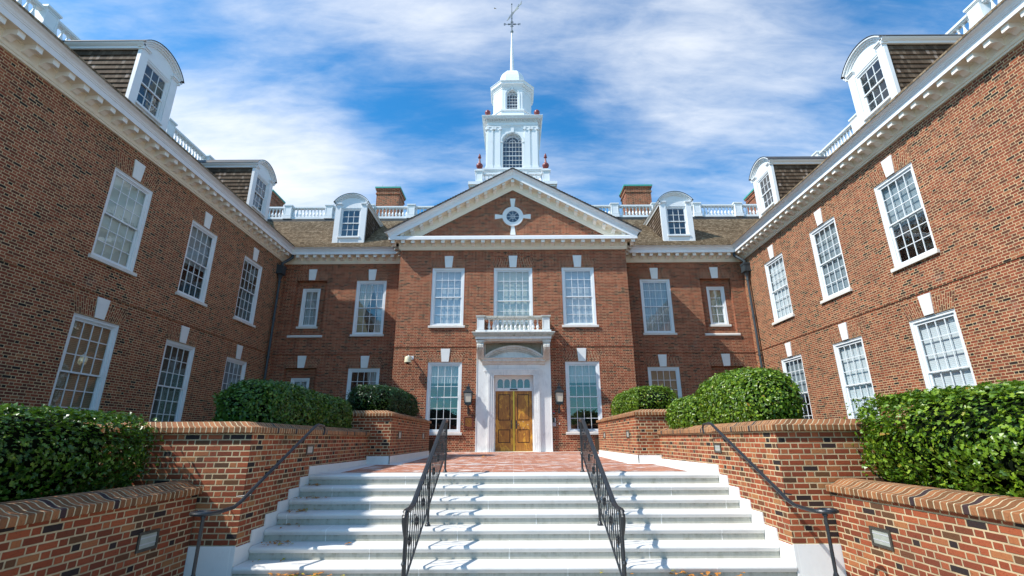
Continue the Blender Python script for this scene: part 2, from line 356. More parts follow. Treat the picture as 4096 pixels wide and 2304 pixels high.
    def wall(s, frame, u0, u1, v0, v1, holes, depth=.25, mat='brick', top=None):
        """frame(u,v,d)->xyz, d=depth into the wall. holes: (ua,ub,va,vb)"""
        us = sorted({u0, u1} | {h[0] for h in holes} | {h[1] for h in holes}); vs = sorted({v0, v1} | {h[2] for h in holes} | {h[3] for h in holes})
        us = [u for u in us if u0 <= u <= u1]; vs = [v for v in vs if v0 <= v <= v1]
        for ua, ub in zip(us, us[1:]):
            for va, vb in zip(vs, vs[1:]):
                cu, cv = (ua+ub)/2, (va+vb)/2
                if any(h[0] < cu < h[1] and h[2] < cv < h[3] for h in holes): continue
                s.face((frame(ua, va, 0), frame(ub, va, 0), frame(ub, vb, 0), frame(ua, vb, 0)), mat, ((ua, va), (ub, va), (ub, vb), (ua, vb)))
        for h in holes:
            a, b, c, d = h[:4]; D = h[4] if len(h) > 4 else depth
            for (p, q) in (((a, c), (a, d)), ((b, d), (b, c)), ((a, d), (b, d)), ((b, c), (a, c))):
                uvs = ((0 if p[0] == q[0] else p[0], p[1]), (0 if p[0] == q[0] else q[0], q[1]), (D if p[0] == q[0] else q[0], q[1]+(0 if p[0] == q[0] else D)), (D if p[0] == q[0] else p[0], p[1]+(0 if p[0] == q[0] else D)))
                s.face((frame(p[0], p[1], 0), frame(q[0], q[1], 0), frame(q[0], q[1], D), frame(p[0], p[1], D)), mat, uvs)
    def mesh(s, name):
        me = bpy.data.meshes.new(name); me.from_pydata(s.v, [], s.f)
        ul = me.uv_layers.new(name='UVMap'); flat = [c for p in s.uv for c in p]; ul.data.foreach_set('uv', flat)
        for k in s.mats: me.materials.append(M[k])
        me.polygons.foreach_set('material_index', s.mi); me.polygons.foreach_set('use_smooth', s.sm)
        if any(s.sm):
            import bmesh
            bm = bmesh.new(); bm.from_mesh(me); bmesh.ops.remove_doubles(bm, verts=bm.verts, dist=1e-5); bm.to_mesh(me); bm.free()
            try: me.set_sharp_from_angle(angle=radians(40))
            except Exception: pass
        me.update(); return me

def obj(name, mesh, parent=None, loc=(0, 0, 0), rz=0., **props):
    if isinstance(mesh, MB): mesh = mesh.mesh(name)
    o = bpy.data.objects.new(name, mesh); COL.objects.link(o); o.location = loc; o.rotation_euler = (0, 0, rz)
    if parent is not None: o.parent = parent
    for k, v in props.items(): o[k] = v
    return o
def thing(name, label, cat, loc=(0, 0, 0), rz=0., group=None):
    return obj(name, None, None, loc, rz, label=label, category=cat, **({'group': group} if group else {}))
def copytree(o, parent=None, loc=None, rz=None, sx=None):
    c = o.copy(); COL.objects.link(c); c.parent = parent
    if loc is not None: c.location = loc
    if rz is not None: c.rotation_euler = (0, 0, rz)
    if sx is not None: c.scale = sx
    for ch in list(o.children): copytree(ch, c)
    return c

# ------------------------------------------------------------------ key dimensions (metres; door base z=0, eye at y=0)
YM, YS, XM, XW = 21.5, 23.34, 5.455, 11.91
CT = 9.29                      # brick top / cornice bottom
U0, U1, L0, L1 = 5.54, 8.366, .802, 3.84
WCY = [(13.24), (16.845), (20.45)]   # wing window centres in y
bld = thing('brick_building', 'red brick colonial civic building with two wings, white cornice, pediment and tall white tower', 'building')

fr_main = lambda u, v, d: (u, YM+d, v)
fr_side = lambda u, v, d: (u, YS+d, v)
def fr_wing(s): return lambda u, v, d: (s*(XW+d), u, v)

# ------------------------------------------------------------------ windows
def win_meshes(w, h, cols, rows_up, rows_lo, inner='shade', open_lo=0.):
    """returns dict of meshes; origin bottom centre on wall face, +y into wall"""
    d = {}; hw = w/2
    c = MB(); cw = .095
    for (y0, y1, a) in ((.035, .12, 0.), ):
        c.frame(-hw, hw, 0, h, cw, y0, y1, 'white', wb=.05)
    c.frame(-hw+.0, hw-.0, 0, h, .028, .018, .034, 'white', wb=0)      # outer back-band
    c.frame(-hw+cw, hw-cw, .05, h-cw, .028, .06, .13, 'white', wb=.02)
    d['window'] = c
    gx0, gx1 = -hw+.168, hw-.168; zt = h-.172; zb = .125; zm = zb+(zt-zb)*rows_lo/(rows_up+rows_lo)
    def sash(z0, z1, rows, y, bw):
        m = MB(); m.frame(gx0-.045, gx1+.045, z0-.045, z1+.045, .045, y, y+.035, 'white', wb=bw)
        for k in range(1, cols):
            x = gx0+(gx1-gx0)*k/cols; m.box(x-.011, x+.011, y+.006, y+.03, z0, z1)
        for k in range(1, rows):
            z = z0+(z1-z0)*k/rows; m.box(gx0, gx1, y+.0045, y+.0315, z-.011, z+.011)
        return m
    d['sash'] = [sash(zm+.02, zt, rows_up, .075, .045), sash(zb, zm-.02, rows_lo, .112, .045)]
    p = MB(); p.face(((gx0, .092, zm), (gx1, .092, zm), (gx1, .092, zt), (gx0, .092, zt)), 'glass'); p.face(((gx0, .13, zb), (gx1, .13, zb), (gx1, .13, zm), (gx0, .13, zm)), 'glass')
    d['pane'] = p
    s_ = MB(); s_.prism([(-.075, -.115), (-.075, -.03), (-.06, -.012), (.08, .0), (.08, -.115)], 'x', -hw-.075, hw+.075, 'sill')
    d['sill'] = s_
    return d, (gx0-.1, gx1+.1, 0.02, h-.1)
def backing(kind, ext):
    x0, x1, z0, z1 = ext; b = MB()
    def room():
        b.box(x0, x1, .2, .9, z0, z1, 'dark'); b.f.pop(-4); # open front
    if kind in ('shade', 'shade_cream', 'blind_beige', 'blind_grey', 'blind_dark', 'blind_white'):
        b.face(((x0, .19, z0), (x1, .19, z0), (x1, .19, z1), (x0, .19, z1)), kind); return b, ('shade' if 'shade' in kind else 'blind')
    n = 60
    def fold(xa, xb, za, zb, mat, y=.26, tie=0., amp=.022, k=26):
        for i in range(n):
            ta, tb = i/n, (i+1)/n
            def X(t, z):
                f = (z-za)/(zb-za); pinch = 1-tie*(1-abs(2*f-.75)) if tie else 1
                return xa+(xb-xa)*t*max(.25, pinch)
            zs = [za+(zb-za)*j/6 for j in range(7)]
            for z_, zz in zip(zs, zs[1:]):
                ya = y+amp*sin(k*ta*abs(xb-xa)/.5); yb = y+amp*sin(k*tb*abs(xb-xa)/.5)
                b.face(((X(ta, z_), ya, z_), (X(tb, z_), yb, z_), (X(tb, zz), yb, zz), (X(ta, zz), ya, zz)), mat, smooth=True)
    D = .75
    b.face(((x0, D, z0), (x1, D, z0), (x1, D, z1), (x0, D, z1)), 'dark')
    for xx in (x0, x1): b.face(((xx, .17, z0), (xx, D, z0), (xx, D, z1), (xx, .17, z1)), 'dark')
    for z in (z0, z1): b.face(((x0, .17, z), (x1, .17, z), (x1, D, z), (x0, D, z)), 'dark')
    if kind == 'dark': return b, 'backing'
    if kind == 'sheer': fold(x0, x1, z0, z1, 'curtain')
    elif kind == 'beige': fold(x0, x1, z0, z1, 'curtain2')
    elif kind == 'drawn':
        fold(x0, x0+(x1-x0)*.55, z0, z1, 'curtain2', tie=.55); fold(x1, x1-(x1-x0)*.45, z0, z1, 'curtain', tie=.5)
    elif kind == 'right': fold(x1, x1-(x1-x0)*.4, z0, z1, 'curtain', tie=.3)
    elif kind == 'half': b.face(((x0, .2, z0+(z1-z0)*.45), (x1, .2, z0+(z1-z0)*.45), (x1, .2, z1), (x0, .2, z1)), 'blind_grey')
    elif kind == 'swag':
        fold(x0, x1, z0+(z1-z0)*.72, z1, 'curtain', y=.24); 
    return b, ('curtain' if kind != 'half' else 'blind')
WSET = {}
def window(key, parent, loc, rz, kind):
    if key[0] not in WSET:
        w, h, c, ru, rl = key[1:]
        d, ext = win_meshes(w, h, c, ru, rl)
        WSET[key[0]] = dict(window=d['window'].mesh('window'), sash=[x.mesh('sash') for x in d['sash']], pane=d['pane'].mesh('pane'), sill=d['sill'].mesh('sill'), ext=ext)
    W = WSET[key[0]]
    o = obj('window', W['window'], parent, loc, rz)
    for s_ in W['sash']: obj('sash', s_, o)
    obj('pane', W['pane'], o)
    if key[0] != 'dorm': obj('sill', W['sill'], o)
    kk = key[0]+kind
    if kk not in WSET:
        b, nm = backing(kind, W['ext']); WSET[kk] = (b.mesh(nm), nm)
    obj(WSET[kk][1], WSET[kk][0], o)
    return o
KU = ('up', 1.54, U1-U0, 4, 3, 3); KL = ('low', 1.54, L1-L0, 4, 3, 3); KC = ('centre', 1.836, U1-5.15, 5, 3, 2.4); KS = ('small', .92, 2.02, 2, 2, 2)
KC = ('centre', 1.836, U1-5.15, 5, 3, 3)

def arch_mesh(w, hgt=.44, mat='brick_arch'):
    m = MB(); hb = w/2; ht = w/2+.165; n = 12; D = -.004
    def P(s, t): return ((hb+(ht-hb)*t)*s, D, .025+hgt*t)
    for i in range(-n, n):
        a, b = i/n, (i+1)/n
        m.face((P(a, 0), P(b, 0), P(b, 1), P(a, 1)), mat, ((.02, a*.93), (.02, b*.93), (.02+hgt, b*.93), (.02+hgt, a*.93)))
    return m.mesh('brick_arch')
def key_mesh():
    m = MB(); z0, z1 = .02, .615; a, b = .16, .212; y = -.03
    F = [(-a, z0), (a, z0), (b, z1), (-b, z1)]; m.prism(F, 'y', y, .02, 'marble'); return m.mesh('keystone')
ARCH = arch_mesh(1.54); ARCHW = arch_mesh(1.57, mat='arch_wing'); KEY = key_mesh(); ARCHC = arch_mesh(1.836)
def opening(parent, loc, rz, arch=ARCH):
    obj('brick_arch', arch, parent, loc, rz); obj('keystone', KEY, parent, loc, rz)

# --- main block
WX = 3.096
hm = []
for x in (-WX, WX): hm += [(x-.77, x+.77, U0, U1), (x-.77, x+.77, L0, L1)]
hm += [(-.918, .918, 5.15, U1), (-1.3, 1.3, 0, 3.35)]
w = MB(); w.wall(fr_main, -XM, XM, -.3, CT+.1, hm, mat='brick')
w.wall(lambda u, v, d: (-XM, u, v), YM, YS, -.3, CT+.1, [], mat='brick'); w.wall(lambda u, v, d: (XM, u, v), YM, YS, -.3, CT+.1, [], mat='brick')
w.face(((-5.2, YM, 9.6), (5.2, YM, 9.6), (0, YM, 12.75)), 'brick', ((-5.2, 9.6), (5.2, 9.6), (0, 12.75)))
w.box(-XM-.015, XM+.015, YM-.022, YM, 4.53, 4.575, 'brick')
obj('wall', w, bld)
for x, ku, kl in ((-WX, 'shade', 'swag'), (WX, 'shade', 'swag')):
    window(KU, bld, (x, YM, U0), 0, ku); window(KL, bld, (x, YM, L0), 0, kl)
    opening(bld, (x, YM, U1), 0); opening(bld, (x, YM, L1), 0)
window(KC, bld, (0, YM, 5.15), 0, 'shade_cream'); opening(bld, (0, YM, U1), 0, ARCHC)

# --- side bays and wings
for s in (-1, 1):
    xs = 7.31*s; xn = 10.42*s; xo = 10.46*s
    hs = [(xs-.77, xs+.77, U0, U1), (xs-.77, xs+.77, L0, L1), (xn-.785, xn+.785, 5.50, U1+.02, .2), (xn-.785, xn+.785, .9, L1+.04, .2)]
    w = MB(); w.wall(fr_side, min(s*XM, s*XW), max(s*XM, s*XW), -.3, CT+.1, hs, mat='brick')
    fb = lambda u, v, d: (u, YS+.2+d, v)
    w.wall(fb, xn-.785, xn+.785, 5.5, U1+.02, [(xo-.46, xo+.46, 6.0, 8.02)], .25, 'brick')
    w.wall(fb, xn-.785, xn+.785, .9, L1+.04, [(xo-.46, xo+.46, 1.4, 3.42)], .25, 'brick')
    w.box(min(s*(XM+.02), s*XW), max(s*(XM+.02), s*XW), YS-.022, YS, 4.53, 4.575, 'brick')
    obj('wall', w, bld)
    ks = ('sheer', 'right') if s < 0 else ('sheer', 'blind_beige')
    if s < 0: ks = ('drawn', 'right')
    window(KU, bld, (xs, YS, U0), 0, ks[0]); window(KL, bld, (xs, YS, L0), 0, ks[1])
    window(KS, bld, (xo, YS+.2, 6.0), 0, 'sheer' if s < 0 else 'beige'); window(KS, bld, (xo, YS+.2, 1.4), 0, 'sheer')
    for z in (U1, L1): opening(bld, (xs, YS, z), 0); opening(bld, (xn, YS, z+.02), 0)
    m = MB(); m.prism([(YS-.075, 5.385), (YS-.075, 5.47), (YS-.05, 5.5), (YS+.2, 5.51), (YS+.2, 5.385)], 'x', xn-.87, xn+.87, 'sill'); obj('niche_sill', m, bld)
    # wing wall
    f = fr_wing(s); hw_ = []
    for y in WCY: hw_ += [(y-.785, y+.785, U0, U1), (y-.785, y+.785, L0, L1)]
    Y0 = 4.9
    w = MB(); w.wall(f, Y0, YS, -1.3, CT+.1, hw_, mat='brick_wing')
    w.wall(lambda u, v, d: (u*s, Y0, v), XW, XW+14, -1.3, CT+.1, [], mat='brick_wing')
    w.box(s*XW, s*(XW-.022), Y0, YS-.025, 4.53, 4.575, 'brick_wing')
    # jagged corner where wing brick meets side bay
    obj('wall', w, bld)
    rz = radians(90)*(-s)
    kinds = {-1: (('shade_cream', 'half', 'blind_dark'), ('blind_beige', 'blind_dark', 'blind_grey')), 1: (('half', 'blind_grey', 'blind_white'), ('blind_white', 'blind_white', 'half'))}[s]
    for i, y in enumerate(WCY):
        window(('wup', 1.57, U1-U0, 4, 3, 3), bld, (s*XW, y, U0), rz, kinds[0][i]); window(('wlow', 1.57, L1-L0, 4, 3, 3), bld, (s*XW, y, L0), rz, kinds[1][i])
        for z in (U1, L1): opening(bld, (s*XW, y, z), rz, ARCHW)

# ------------------------------------------------------------------ cornice
PROF = [(0, CT), (.045, CT), (.05, CT+.05), (.075, CT+.06), (.085, CT+.13), (.10, CT+.15), (.10, CT+.335), (.13, CT+.345), (.13, CT+.37), (.49, CT+.37), (.49, CT+.355), (.505, CT+.355), (.505, CT+.505),
        (.525, CT+.515), (.525, CT+.54), (.545, CT+.56), (.56, CT+.60), (.60, CT+.635), (.645, CT+.65), (.66, CT+.66), (.672, CT+.665), (.672, CT+.70), (0, CT+.71)]
PROFH = PROF[:13]+[(.49, CT+.545), (0, CT+.56)]
MODP = [(.10, CT+.15), (.15, CT+.155), (.20, CT+.20), (.24, CT+.235), (.29, CT+.245), (.35, CT+.228), (.385, CT+.215), (.44, CT+.215), (.44, CT+.368), (.10, CT+.368)]
mm = MB(); mm.prism([(-p, z-CT) for p, z in MODP], 'x', -.085, .085, 'mod'); MOD = mm.mesh('modillion')
def modill(parent, x0, y0, x1, y1, rz, n=None, inset=.5):
    L = sqrt((x1-x0)**2+(y1-y0)**2)
    k = int((L-2*inset)/.445)
    st = (L-k*.445)/2
    for i in range(k+1):
        t = (st+i*.445)/L
        obj('modillion', MOD, parent, (x0+(x1-x0)*t, y0+(y1-y0)*t, CT), rz)
YE = 4.9
for s in (-1, 1):
    c = MB()
    path = [(-XW-14, YE), (-XW, YE), (-XW, YS), (-XM, YS), (-XM, YM)] if s < 0 else [(XM, YM), (XM, YS), (XW, YS), (XW, YE), (XW+14, YE)]
    c.sweep(PROF[:11], path, 'cream', caps=False); c.sweep(PROF[10:], path, 'crown', caps=False); co = obj('cornice', c, bld)
    modill(co, s*XW, 7.2, s*XW, YS-.1, radians(90)*(-s), inset=.5)
    a, b = sorted((s*(XW-.42), s*XM)); modill(co, a, YS, b, YS, 0, inset=.22)
    modill(co, s*XM, YM, s*XM, YS, radians(90)*(s), inset=.3)
c = MB(); ph_ = [(-XM, YS-.05), (-XM, YM), (XM, YM), (XM, YS-.05)]; c.sweep(PROFH[:11], ph_, 'cream', caps=False); c.sweep(PROFH[10:], ph_, 'crown', caps=False)
pc = obj('cornice', c, bld)
n = 25
for i in range(n): obj('modillion', MOD, pc, (-XM+.02-.33+(2*XM+.62)*i/(n-1), YM, CT))
# raking cornice
SL = (13.38-9.965)/6.127; KV = 1.22
def ztop(x): return 13.38-SL*abs(x)
rk = MB()
for s in (-1, 1):
    for (p, z), (p2, z2) in zip(PROF[1:], PROF[2:]):
        pp, pq = (p+.004, p2+.004)
        a = (s*(XM+p), YM-pp, ztop(XM+p)-(CT+.70-z)*KV); b = (0, YM-pp, 13.38-(CT+.70-z)*KV)
        c_ = (0, YM-pq, 13.38-(CT+.70-z2)*KV); d = (s*(XM+p2), YM-pq, ztop(XM+p2)-(CT+.70-z2)*KV)
        if p2 == 0: continue
        rk.face((a, b, c_, d), 'cream' if max(z, z2) < CT+.375 and p < .495 else 'crown')
rk.face(((-XM-.67, YM-.676, ztop(XM+.67)), (-XM-.5, YM-.5, ztop(XM+.67)-.02), (-XM-.5, YM, ztop(XM+.67)-.02), (-XM-.67, YM, ztop(XM+.67))), 'cream')
ro = obj('raking_cornice', rk, bld)
for s in (-1, 1):
    m = MB(); dz = SL*.078
    pts = [(-p, z-CT) for p, z in MODP]
    vs = [[(x, y, z-(SL*x*s if s else 0)) for y, z in pts] for x in (-.078, .078)]
    k = len(pts)
    for i in range(k):
        j = (i+1) % k; m.face((vs[0][i], vs[0][j], vs[1][j], vs[1][i]), 'mod')
    m.face(vs[0], 'mod'); m.face(list(reversed(vs[1])), 'mod'); RM = m.mesh('modillion')
    for i in range(1, 13):
        x = s*.445*i
        obj('modillion', RM, ro, (x, YM, ztop(x)-(.70*KV)+.20*(KV-1)+.03+.05))
obj('modillion', MOD, ro, (0, YM, 13.38-.70*KV+.03))

# ------------------------------------------------------------------ roofs (courses of shingles)
def courses(m, pts, xr, axis, mat='shingle', exp=.165, lift=.034, sgn=1):
    """pts: (d,z) polyline up the slope; xr(d)->(a,b). axis 'y': d is Y, x spans; axis 'x': d is |X|"""
    L = [0]
    for a, b in zip(pts, pts[1:]): L.append(L[-1]+sqrt((b[0]-a[0])**2+(b[1]-a[1])**2))
    def at(l):
        for i in range(len(L)-1):
            if l <= L[i+1]+1e-9 or i == len(L)-2:
                t = (l-L[i])/(L[i+1]-L[i]); return (pts[i][0]+(pts[i+1][0]-pts[i][0])*t, pts[i][1]+(pts[i+1][1]-pts[i][1])*t)
    n = int(L[-1]/exp); R = random.Random(3)
    for k in range(n):
        a, b = at(k*L[-1]/n), at((k+1)*L[-1]/n)
        lf = lift*(1+.35*R.random())
        xa = xr(a[0]); xb = xr(b[0])
        if xa[1]-xa[0] < .05: continue
        seg = max(1, int((xa[1]-xa[0])/.8)); J = [(R.random()-.5)*.012 for _ in range(seg+1)]
        for i in range(seg):
            t0, t1 = i/seg, (i+1)/seg
            A0 = xa[0]+(xa[1]-xa[0])*t0; A1 = xa[0]+(xa[1]-xa[0])*t1; B0 = xb[0]+(xb[1]-xb[0])*t0; B1 = xb[0]+(xb[1]-xb[0])*t1
            def P(x, d, z): return (x, d, z) if axis == 'y' else (sgn*d, x, z)
            z0, z1 = a[1]+lf+J[i], a[1]+lf+J[i+1]
            m.face((P(A0, a[0], z0), P(A1, a[0], z1), P(B1, b[0], b[1]+.004), P(B0, b[0], b[1]+.004)), mat, ((A0, k), (A1, k), (B1, k+.45), (B0, k+.45)))
            m.face((P(A0, a[0], a[1]-.02), P(A1, a[0], a[1]-.02), P(A1, a[0], z1), P(A0, a[0], z0)), mat, ((A0, k), (A1, k), (A1, k), (A0, k)))
DR = 4.2                       # roof run from wall to balustrade
def slope(w0): return [(w0-.70, CT+.70), (w0+.06, CT+1.16), (w0+DR, 13.78)]
def deckbox(m, x0, x1, y0, y1): m.box(x0, x1, y0, y1, 13.6, 13.97, 'flash')
RS = [(YS-.70, CT+.70), (YS+.06, CT+1.16), (YS+DR, 13.78)]
for s in (-1, 1):
    m = MB()
    if s < 0: courses(m, RS, lambda y: (-(XW-.70)-(y-(YS-.70)), -2.5 if y > YS+1 else -XM-.5), 'y')
    else: courses(m, RS, lambda y: (2.5 if y > YS+1 else XM+.5, (XW-.70)+(y-(YS-.70))), 'y')
    a, b = sorted((s*2.0, s*(XW+DR+.02))); m.box(a, b, YS+DR, YS+DR+6, 13.6, 13.97, 'flash')
    r1 = obj('roof', m, bld)
    m = MB()
    courses(m, [(XW-.70, CT+.70), (XW+.06, CT+1.16), (XW+DR, 13.78)], lambda d: (YE-.70+(d-(XW-.70)), (YS-.70)+(d-(XW-.70))), 'x', sgn=s)
    courses(m, [(YE-.70, CT+.70), (YE+.06, CT+1.16), (YE+DR, 13.78)], lambda d: ((s*(XW-.7+d-YE+.7), s*(XW+13)) if s > 0 else (-(XW+13), -(XW-.7+d-YE+.7))), 'y')
    a, b = sorted((s*(XW+DR), s*(XW+DR+8))); m.box(a, b, YE+DR, YS+DR+8, 13.6, 13.968, 'flash')
    r2 = obj('roof', m, bld)
    # chimneys
    def chimney(x0, x1, y0, y1, zt, par):
        c = MB(); c.box(x0, x1, y0, y1, 13.5, zt-.5, 'brick'); c.box(x0-.05, x1+.05, y0-.05, y1+.05, zt-.52, zt-.42, 'brick')
        c.box(x0-.02, x1+.02, y0-.02, y1+.02, zt-.42, zt-.2, 'brick'); c.box(x0-.08, x1+.08, y0-.08, y1+.08, zt-.2, zt-.09, 'brick')
        c.box(x0-.11, x1+.11, y0-.11, y1+.11, zt-.09, zt+.02, 'copper')
        for yy in (y0+.2, y1-.2):
            for xx in (x0+.3, x1-.3): c.tube([(xx, yy, zt), (xx, yy, zt+.32)], .008, 4, 'leadrod')
        obj('chimney', c, par)
    if s < 0: chimney(-9.33, -7.80, 29.1, 30.6, 17.07, r1); chimney(-18.6, -17.05, 30.0, 31.7, 17.4, r2)
    else: chimney(7.72, 9.46, 29.1, 30.4, 17.12, r1); chimney(17.05, 18.6, 29.6, 31.3, 17.25, r2)
# gable roof over the pediment
m = MB()
for s in (-1, 1):
    L_ = sqrt(6.15**2+(6.15*SL)**2); nk = int(L_/.14)
    for k in range(nk):
        xa = 6.15*(1-k/nk); xb = 6.15*(1-(k+1)/nk); za = ztop(xa)+.10; zb = ztop(xb)+.065
        y0 = YM-.70; y1 = min(27.4, YS-.6+max(0, (ztop(xa)-9.99)/.8)+1.5)
        A = ((s*xa, y0, za), (s*xb, y0, zb), (s*xb, y1, zb), (s*xa, y1, za))
        m.face(A, 'slate', ((y0, k), (y0, k+.45), (y1, k+.45), (y1, k)))
        m.face(((s*xa, y0, za-.05), (s*xa, y0, za), (s*xa, y1, za), (s*xa, y1, za-.05)), 'slate', ((y0, k), (y0, k), (y1, k), (y1, k)))
        m.face(((s*xa, y0, za-.11), (s*xb, y0, zb-.075), (s*xb, y0, zb), (s*xa, y0, za)), 'slate', ((xa, k), (xb, k), (xb, k), (xa, k)))
obj('roof', m, bld, (0, 0, -.01))

# ------------------------------------------------------------------ round window in pediment
m = MB(); zc = 11.07
m.ring(0, 0, .33, .515, -.05, .0, mat='white'); m.ring(0, 0, .455, .52, -.075, -.05, mat='white'); m.ring(0, 0, .315, .36, -.035, .005, mat='white')
rw = obj('round_window', m, bld, (0, YM, zc))
m = MB(); m.ring(0, 0, .525, .74, -.004, .0, mat='brick_arch', n=56); me = m.mesh('brick_ring')
ul = me.uv_layers[0].data
for p in me.polygons:
    for li in p.loop_indices:
        v = me.vertices[me.loops[li].vertex_index].co; ang = atan2(v.z, v.x); ul[li].uv = (sqrt(v.x**2+v.z**2)*.9, ang*.62+ (2*pi*.62 if ang < 0 else 0))
obj('brick_ring', me, rw)
m = MB(); m.face([(.33*cos(2*pi*k/32), -.01, .33*sin(2*pi*k/32)) for k in range(32)], 'glass'); obj('pane', m, rw)
m = MB(); m.face([(.34*cos(2*pi*k/32), -.0035, .34*sin(2*pi*k/32)) for k in range(32)], 'dark'); obj('backing', m, rw)
m = MB(); m.ring(0, 0, .09, .104, -.03, -.012, mat='white', n=24)
for k in range(8):
    a = k*pi/4; r0 = .108 if k % 2 else 0; d = .0065
    px, pz = -sin(a)*d, cos(a)*d
    m.prism([(r0*cos(a)+px, r0*sin(a)+pz), (r0*cos(a)-px, r0*sin(a)-pz), (.33*cos(a)-px, .33*sin(a)-pz), (.33*cos(a)+px, .33*sin(a)+pz)], 'y', -.029+.0007*k, -.013, 'white')
obj('muntin', m, rw)
m = MB()
kb = [(-.11, .52), (.11, .52), (.165, .985), (-.165, .985)]
kb = [(-.075, .515), (.075, .515), (.135, .99), (-.135, .99)]
for k in range(4):
    a = k*pi/2; q = [(x, z*(1 if k % 2 == 0 else .9)) for x, z in kb]
    m2 = MB(); m2.prism([(x*cos(a)-z*sin(a), x*sin(a)+z*cos(a)) for x, z in q], 'y', -.03, .01, 'marble'); obj('keystone', m2, rw)

# ------------------------------------------------------------------ dormers
def dormer_proto():
    """faces -y, origin centre at bottom front; roof slope behind"""
    W = .855; d = MB(); Z0 = -.22
    # front: pilasters, apron, arch board
    d.box(-W, -.56, 0, .12, Z0, 2.12, 'white'); d.box(.56, W, 0, .12, Z0, 2.12, 'white')
    d.box(-W-.03, -.54, -.035, .12, 2.12, 2.17, 'white'); d.box(.54, W+.03, -.035, .12, 2.12, 2.17, 'white')
    d.box(-W-.06, -.52, -.07, .12, 2.17, 2.23, 'white'); d.box(.52, W+.06, -.07, .12, 2.17, 2.23, 'white')
    d.box(-.56, .56, .03, .12, Z0, .20, 'white'); d.prism([(-.05, .16), (-.05, .235), (.08, .25), (.08, .16)], 'x', -.6, .6, 'white')
    # segmental tympanum
    R = 1.16; cz = 2.78-R; a0 = math.asin(.56/1.0*1.0/R)
    n = 16; top = [(x, cz+sqrt(max(0, (R-.14)**2-x*x))) for x in [-.86+1.72*k/n for k in range(n+1)]]
    for (xa, za), (xb, zb) in zip(top, top[1:]): d.face(((xa, .045, 1.95), (xb, .045, 1.95), (xb, .045, max(zb, 2.0)), (xa, .045, max(za, 2.0))), 'white')
    am = math.asin(.985/R)
    for (r0, r1, y0, y1) in ((R-.17, R-.11, -.0, .12), (R-.11, R-.05, -.05, .12), (R-.05, R, -.11, .12)):
        d.ring(0, cz, r0, r1, y0, y1, pi/2-math.asin(min(1, .93/r1))*1.0, pi/2+math.asin(min(1, .93/r1)), 20, 'white')
    o = obj('dormer', d)
    # cheeks (shingled) : triangle back to the roof slope .8
    k = .80; n = 12; hh = 2.2
    for s in (-1, 1):
        c = MB()
        for i in range(n):
            za = hh*i/n; zb = hh*(i+1)/n; ya = za/k+.35; yb = zb/k+.35
            x0 = s*(W-.015); x1 = s*(W-.045)
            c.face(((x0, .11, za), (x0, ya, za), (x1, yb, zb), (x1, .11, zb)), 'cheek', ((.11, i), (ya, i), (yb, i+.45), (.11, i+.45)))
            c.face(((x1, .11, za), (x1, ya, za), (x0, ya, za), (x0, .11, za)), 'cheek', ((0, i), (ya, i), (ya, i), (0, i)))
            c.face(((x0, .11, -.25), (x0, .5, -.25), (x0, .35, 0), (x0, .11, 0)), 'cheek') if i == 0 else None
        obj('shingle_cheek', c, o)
    # side fascia and curved roof
    r = MB(); n = 18
    for i in range(n):
        xa = -.985+1.97*i/n; xb = -.985+1.97*(i+1)/n
        za = cz+sqrt(R*R-xa*xa)+.012; zb = cz+sqrt(R*R-xb*xb)+.012
        ya = za/k+.5; yb = zb/k+.5
        r.face(((xa, -.13, za+.015), (xb, -.13, zb+.015), (xb, yb, zb+.015), (xa, ya, za+.015)), 'flash', smooth=True)
        r.face(((xa, -.13, za-.004), (xb, -.13, zb-.004), (xb, -.13, zb+.015), (xa, -.13, za+.015)), 'flash')
    zt = cz+sqrt(R*R-.985**2)
    for s in (-1, 1):
        r.prism([(s*(W-.02), zt-.19), (s*(W+.03), zt-.18), (s*(W+.04), zt-.1), (s*(W+.09), zt-.07), (s*(W+.125), zt+.005), (s*(W-.02), zt+.005)], 'y', -.07, 3.2, 'white')
    obj('dormer_roof', r, o)
    window(('dorm', 1.12+.11, 1.78, 3, 2, 2), o, (0, .02, .21), 0, 'dark')
    m = MB(); m.tube([(0, .02, 2.78), (0, .02, 2.92)], .006, 4, 'leadrod'); obj('lightning_rod', m, o)
    return o
def backing_dark(ext): pass
DP = dormer_proto()
ZD = 10.72
DP.parent = bld; DP.location = (-8.87, YS+.21, ZD)
copytree(DP, bld, (8.93, YS+.21, ZD), 0)
for s in (-1, 1):
    for y in (13.30, 20.45):
        copytree(DP, bld, (s*(XW+.21), y, ZD), radians(90)*(-s))

# ------------------------------------------------------------------ balustrades
def baluster_mesh(h, r, mat, n=10):
    m = MB(); k = h
    prof = [(.8, 0), (.8, .08), (.55, .10), (.5, .13), (.7, .17), (.98, .26), (1., .33), (.85, .42), (.55, .56), (.38, .70), (.36, .78), (.6, .80), (.6, .84), (.4, .86), (.42, .9), (.75, .92), (.75, 1.)]
    m.lathe([(r*a, k*b) for a, b in prof], n=n, mat=mat); return m.mesh('baluster')
BAL = baluster_mesh(.60, .077, 'white')
pm = MB(); pm.box(-.26, .26, -.26, .26, 0, .2, 'white'); pm.box(-.225, .225, -.225, .225, .2, .87, 'white')
for (a0, a1) in ((-.15, .15),):
    pm.frame(-.225, .225, .24, .84, .05, -.24, -.225, 'white')
pm.box(-.25, .25, -.25, .25, .87, .91, 'white'); pm.box(-.275, .275, -.275, .275, .91, .985, 'white')
PED = pm.mesh('pedestal')
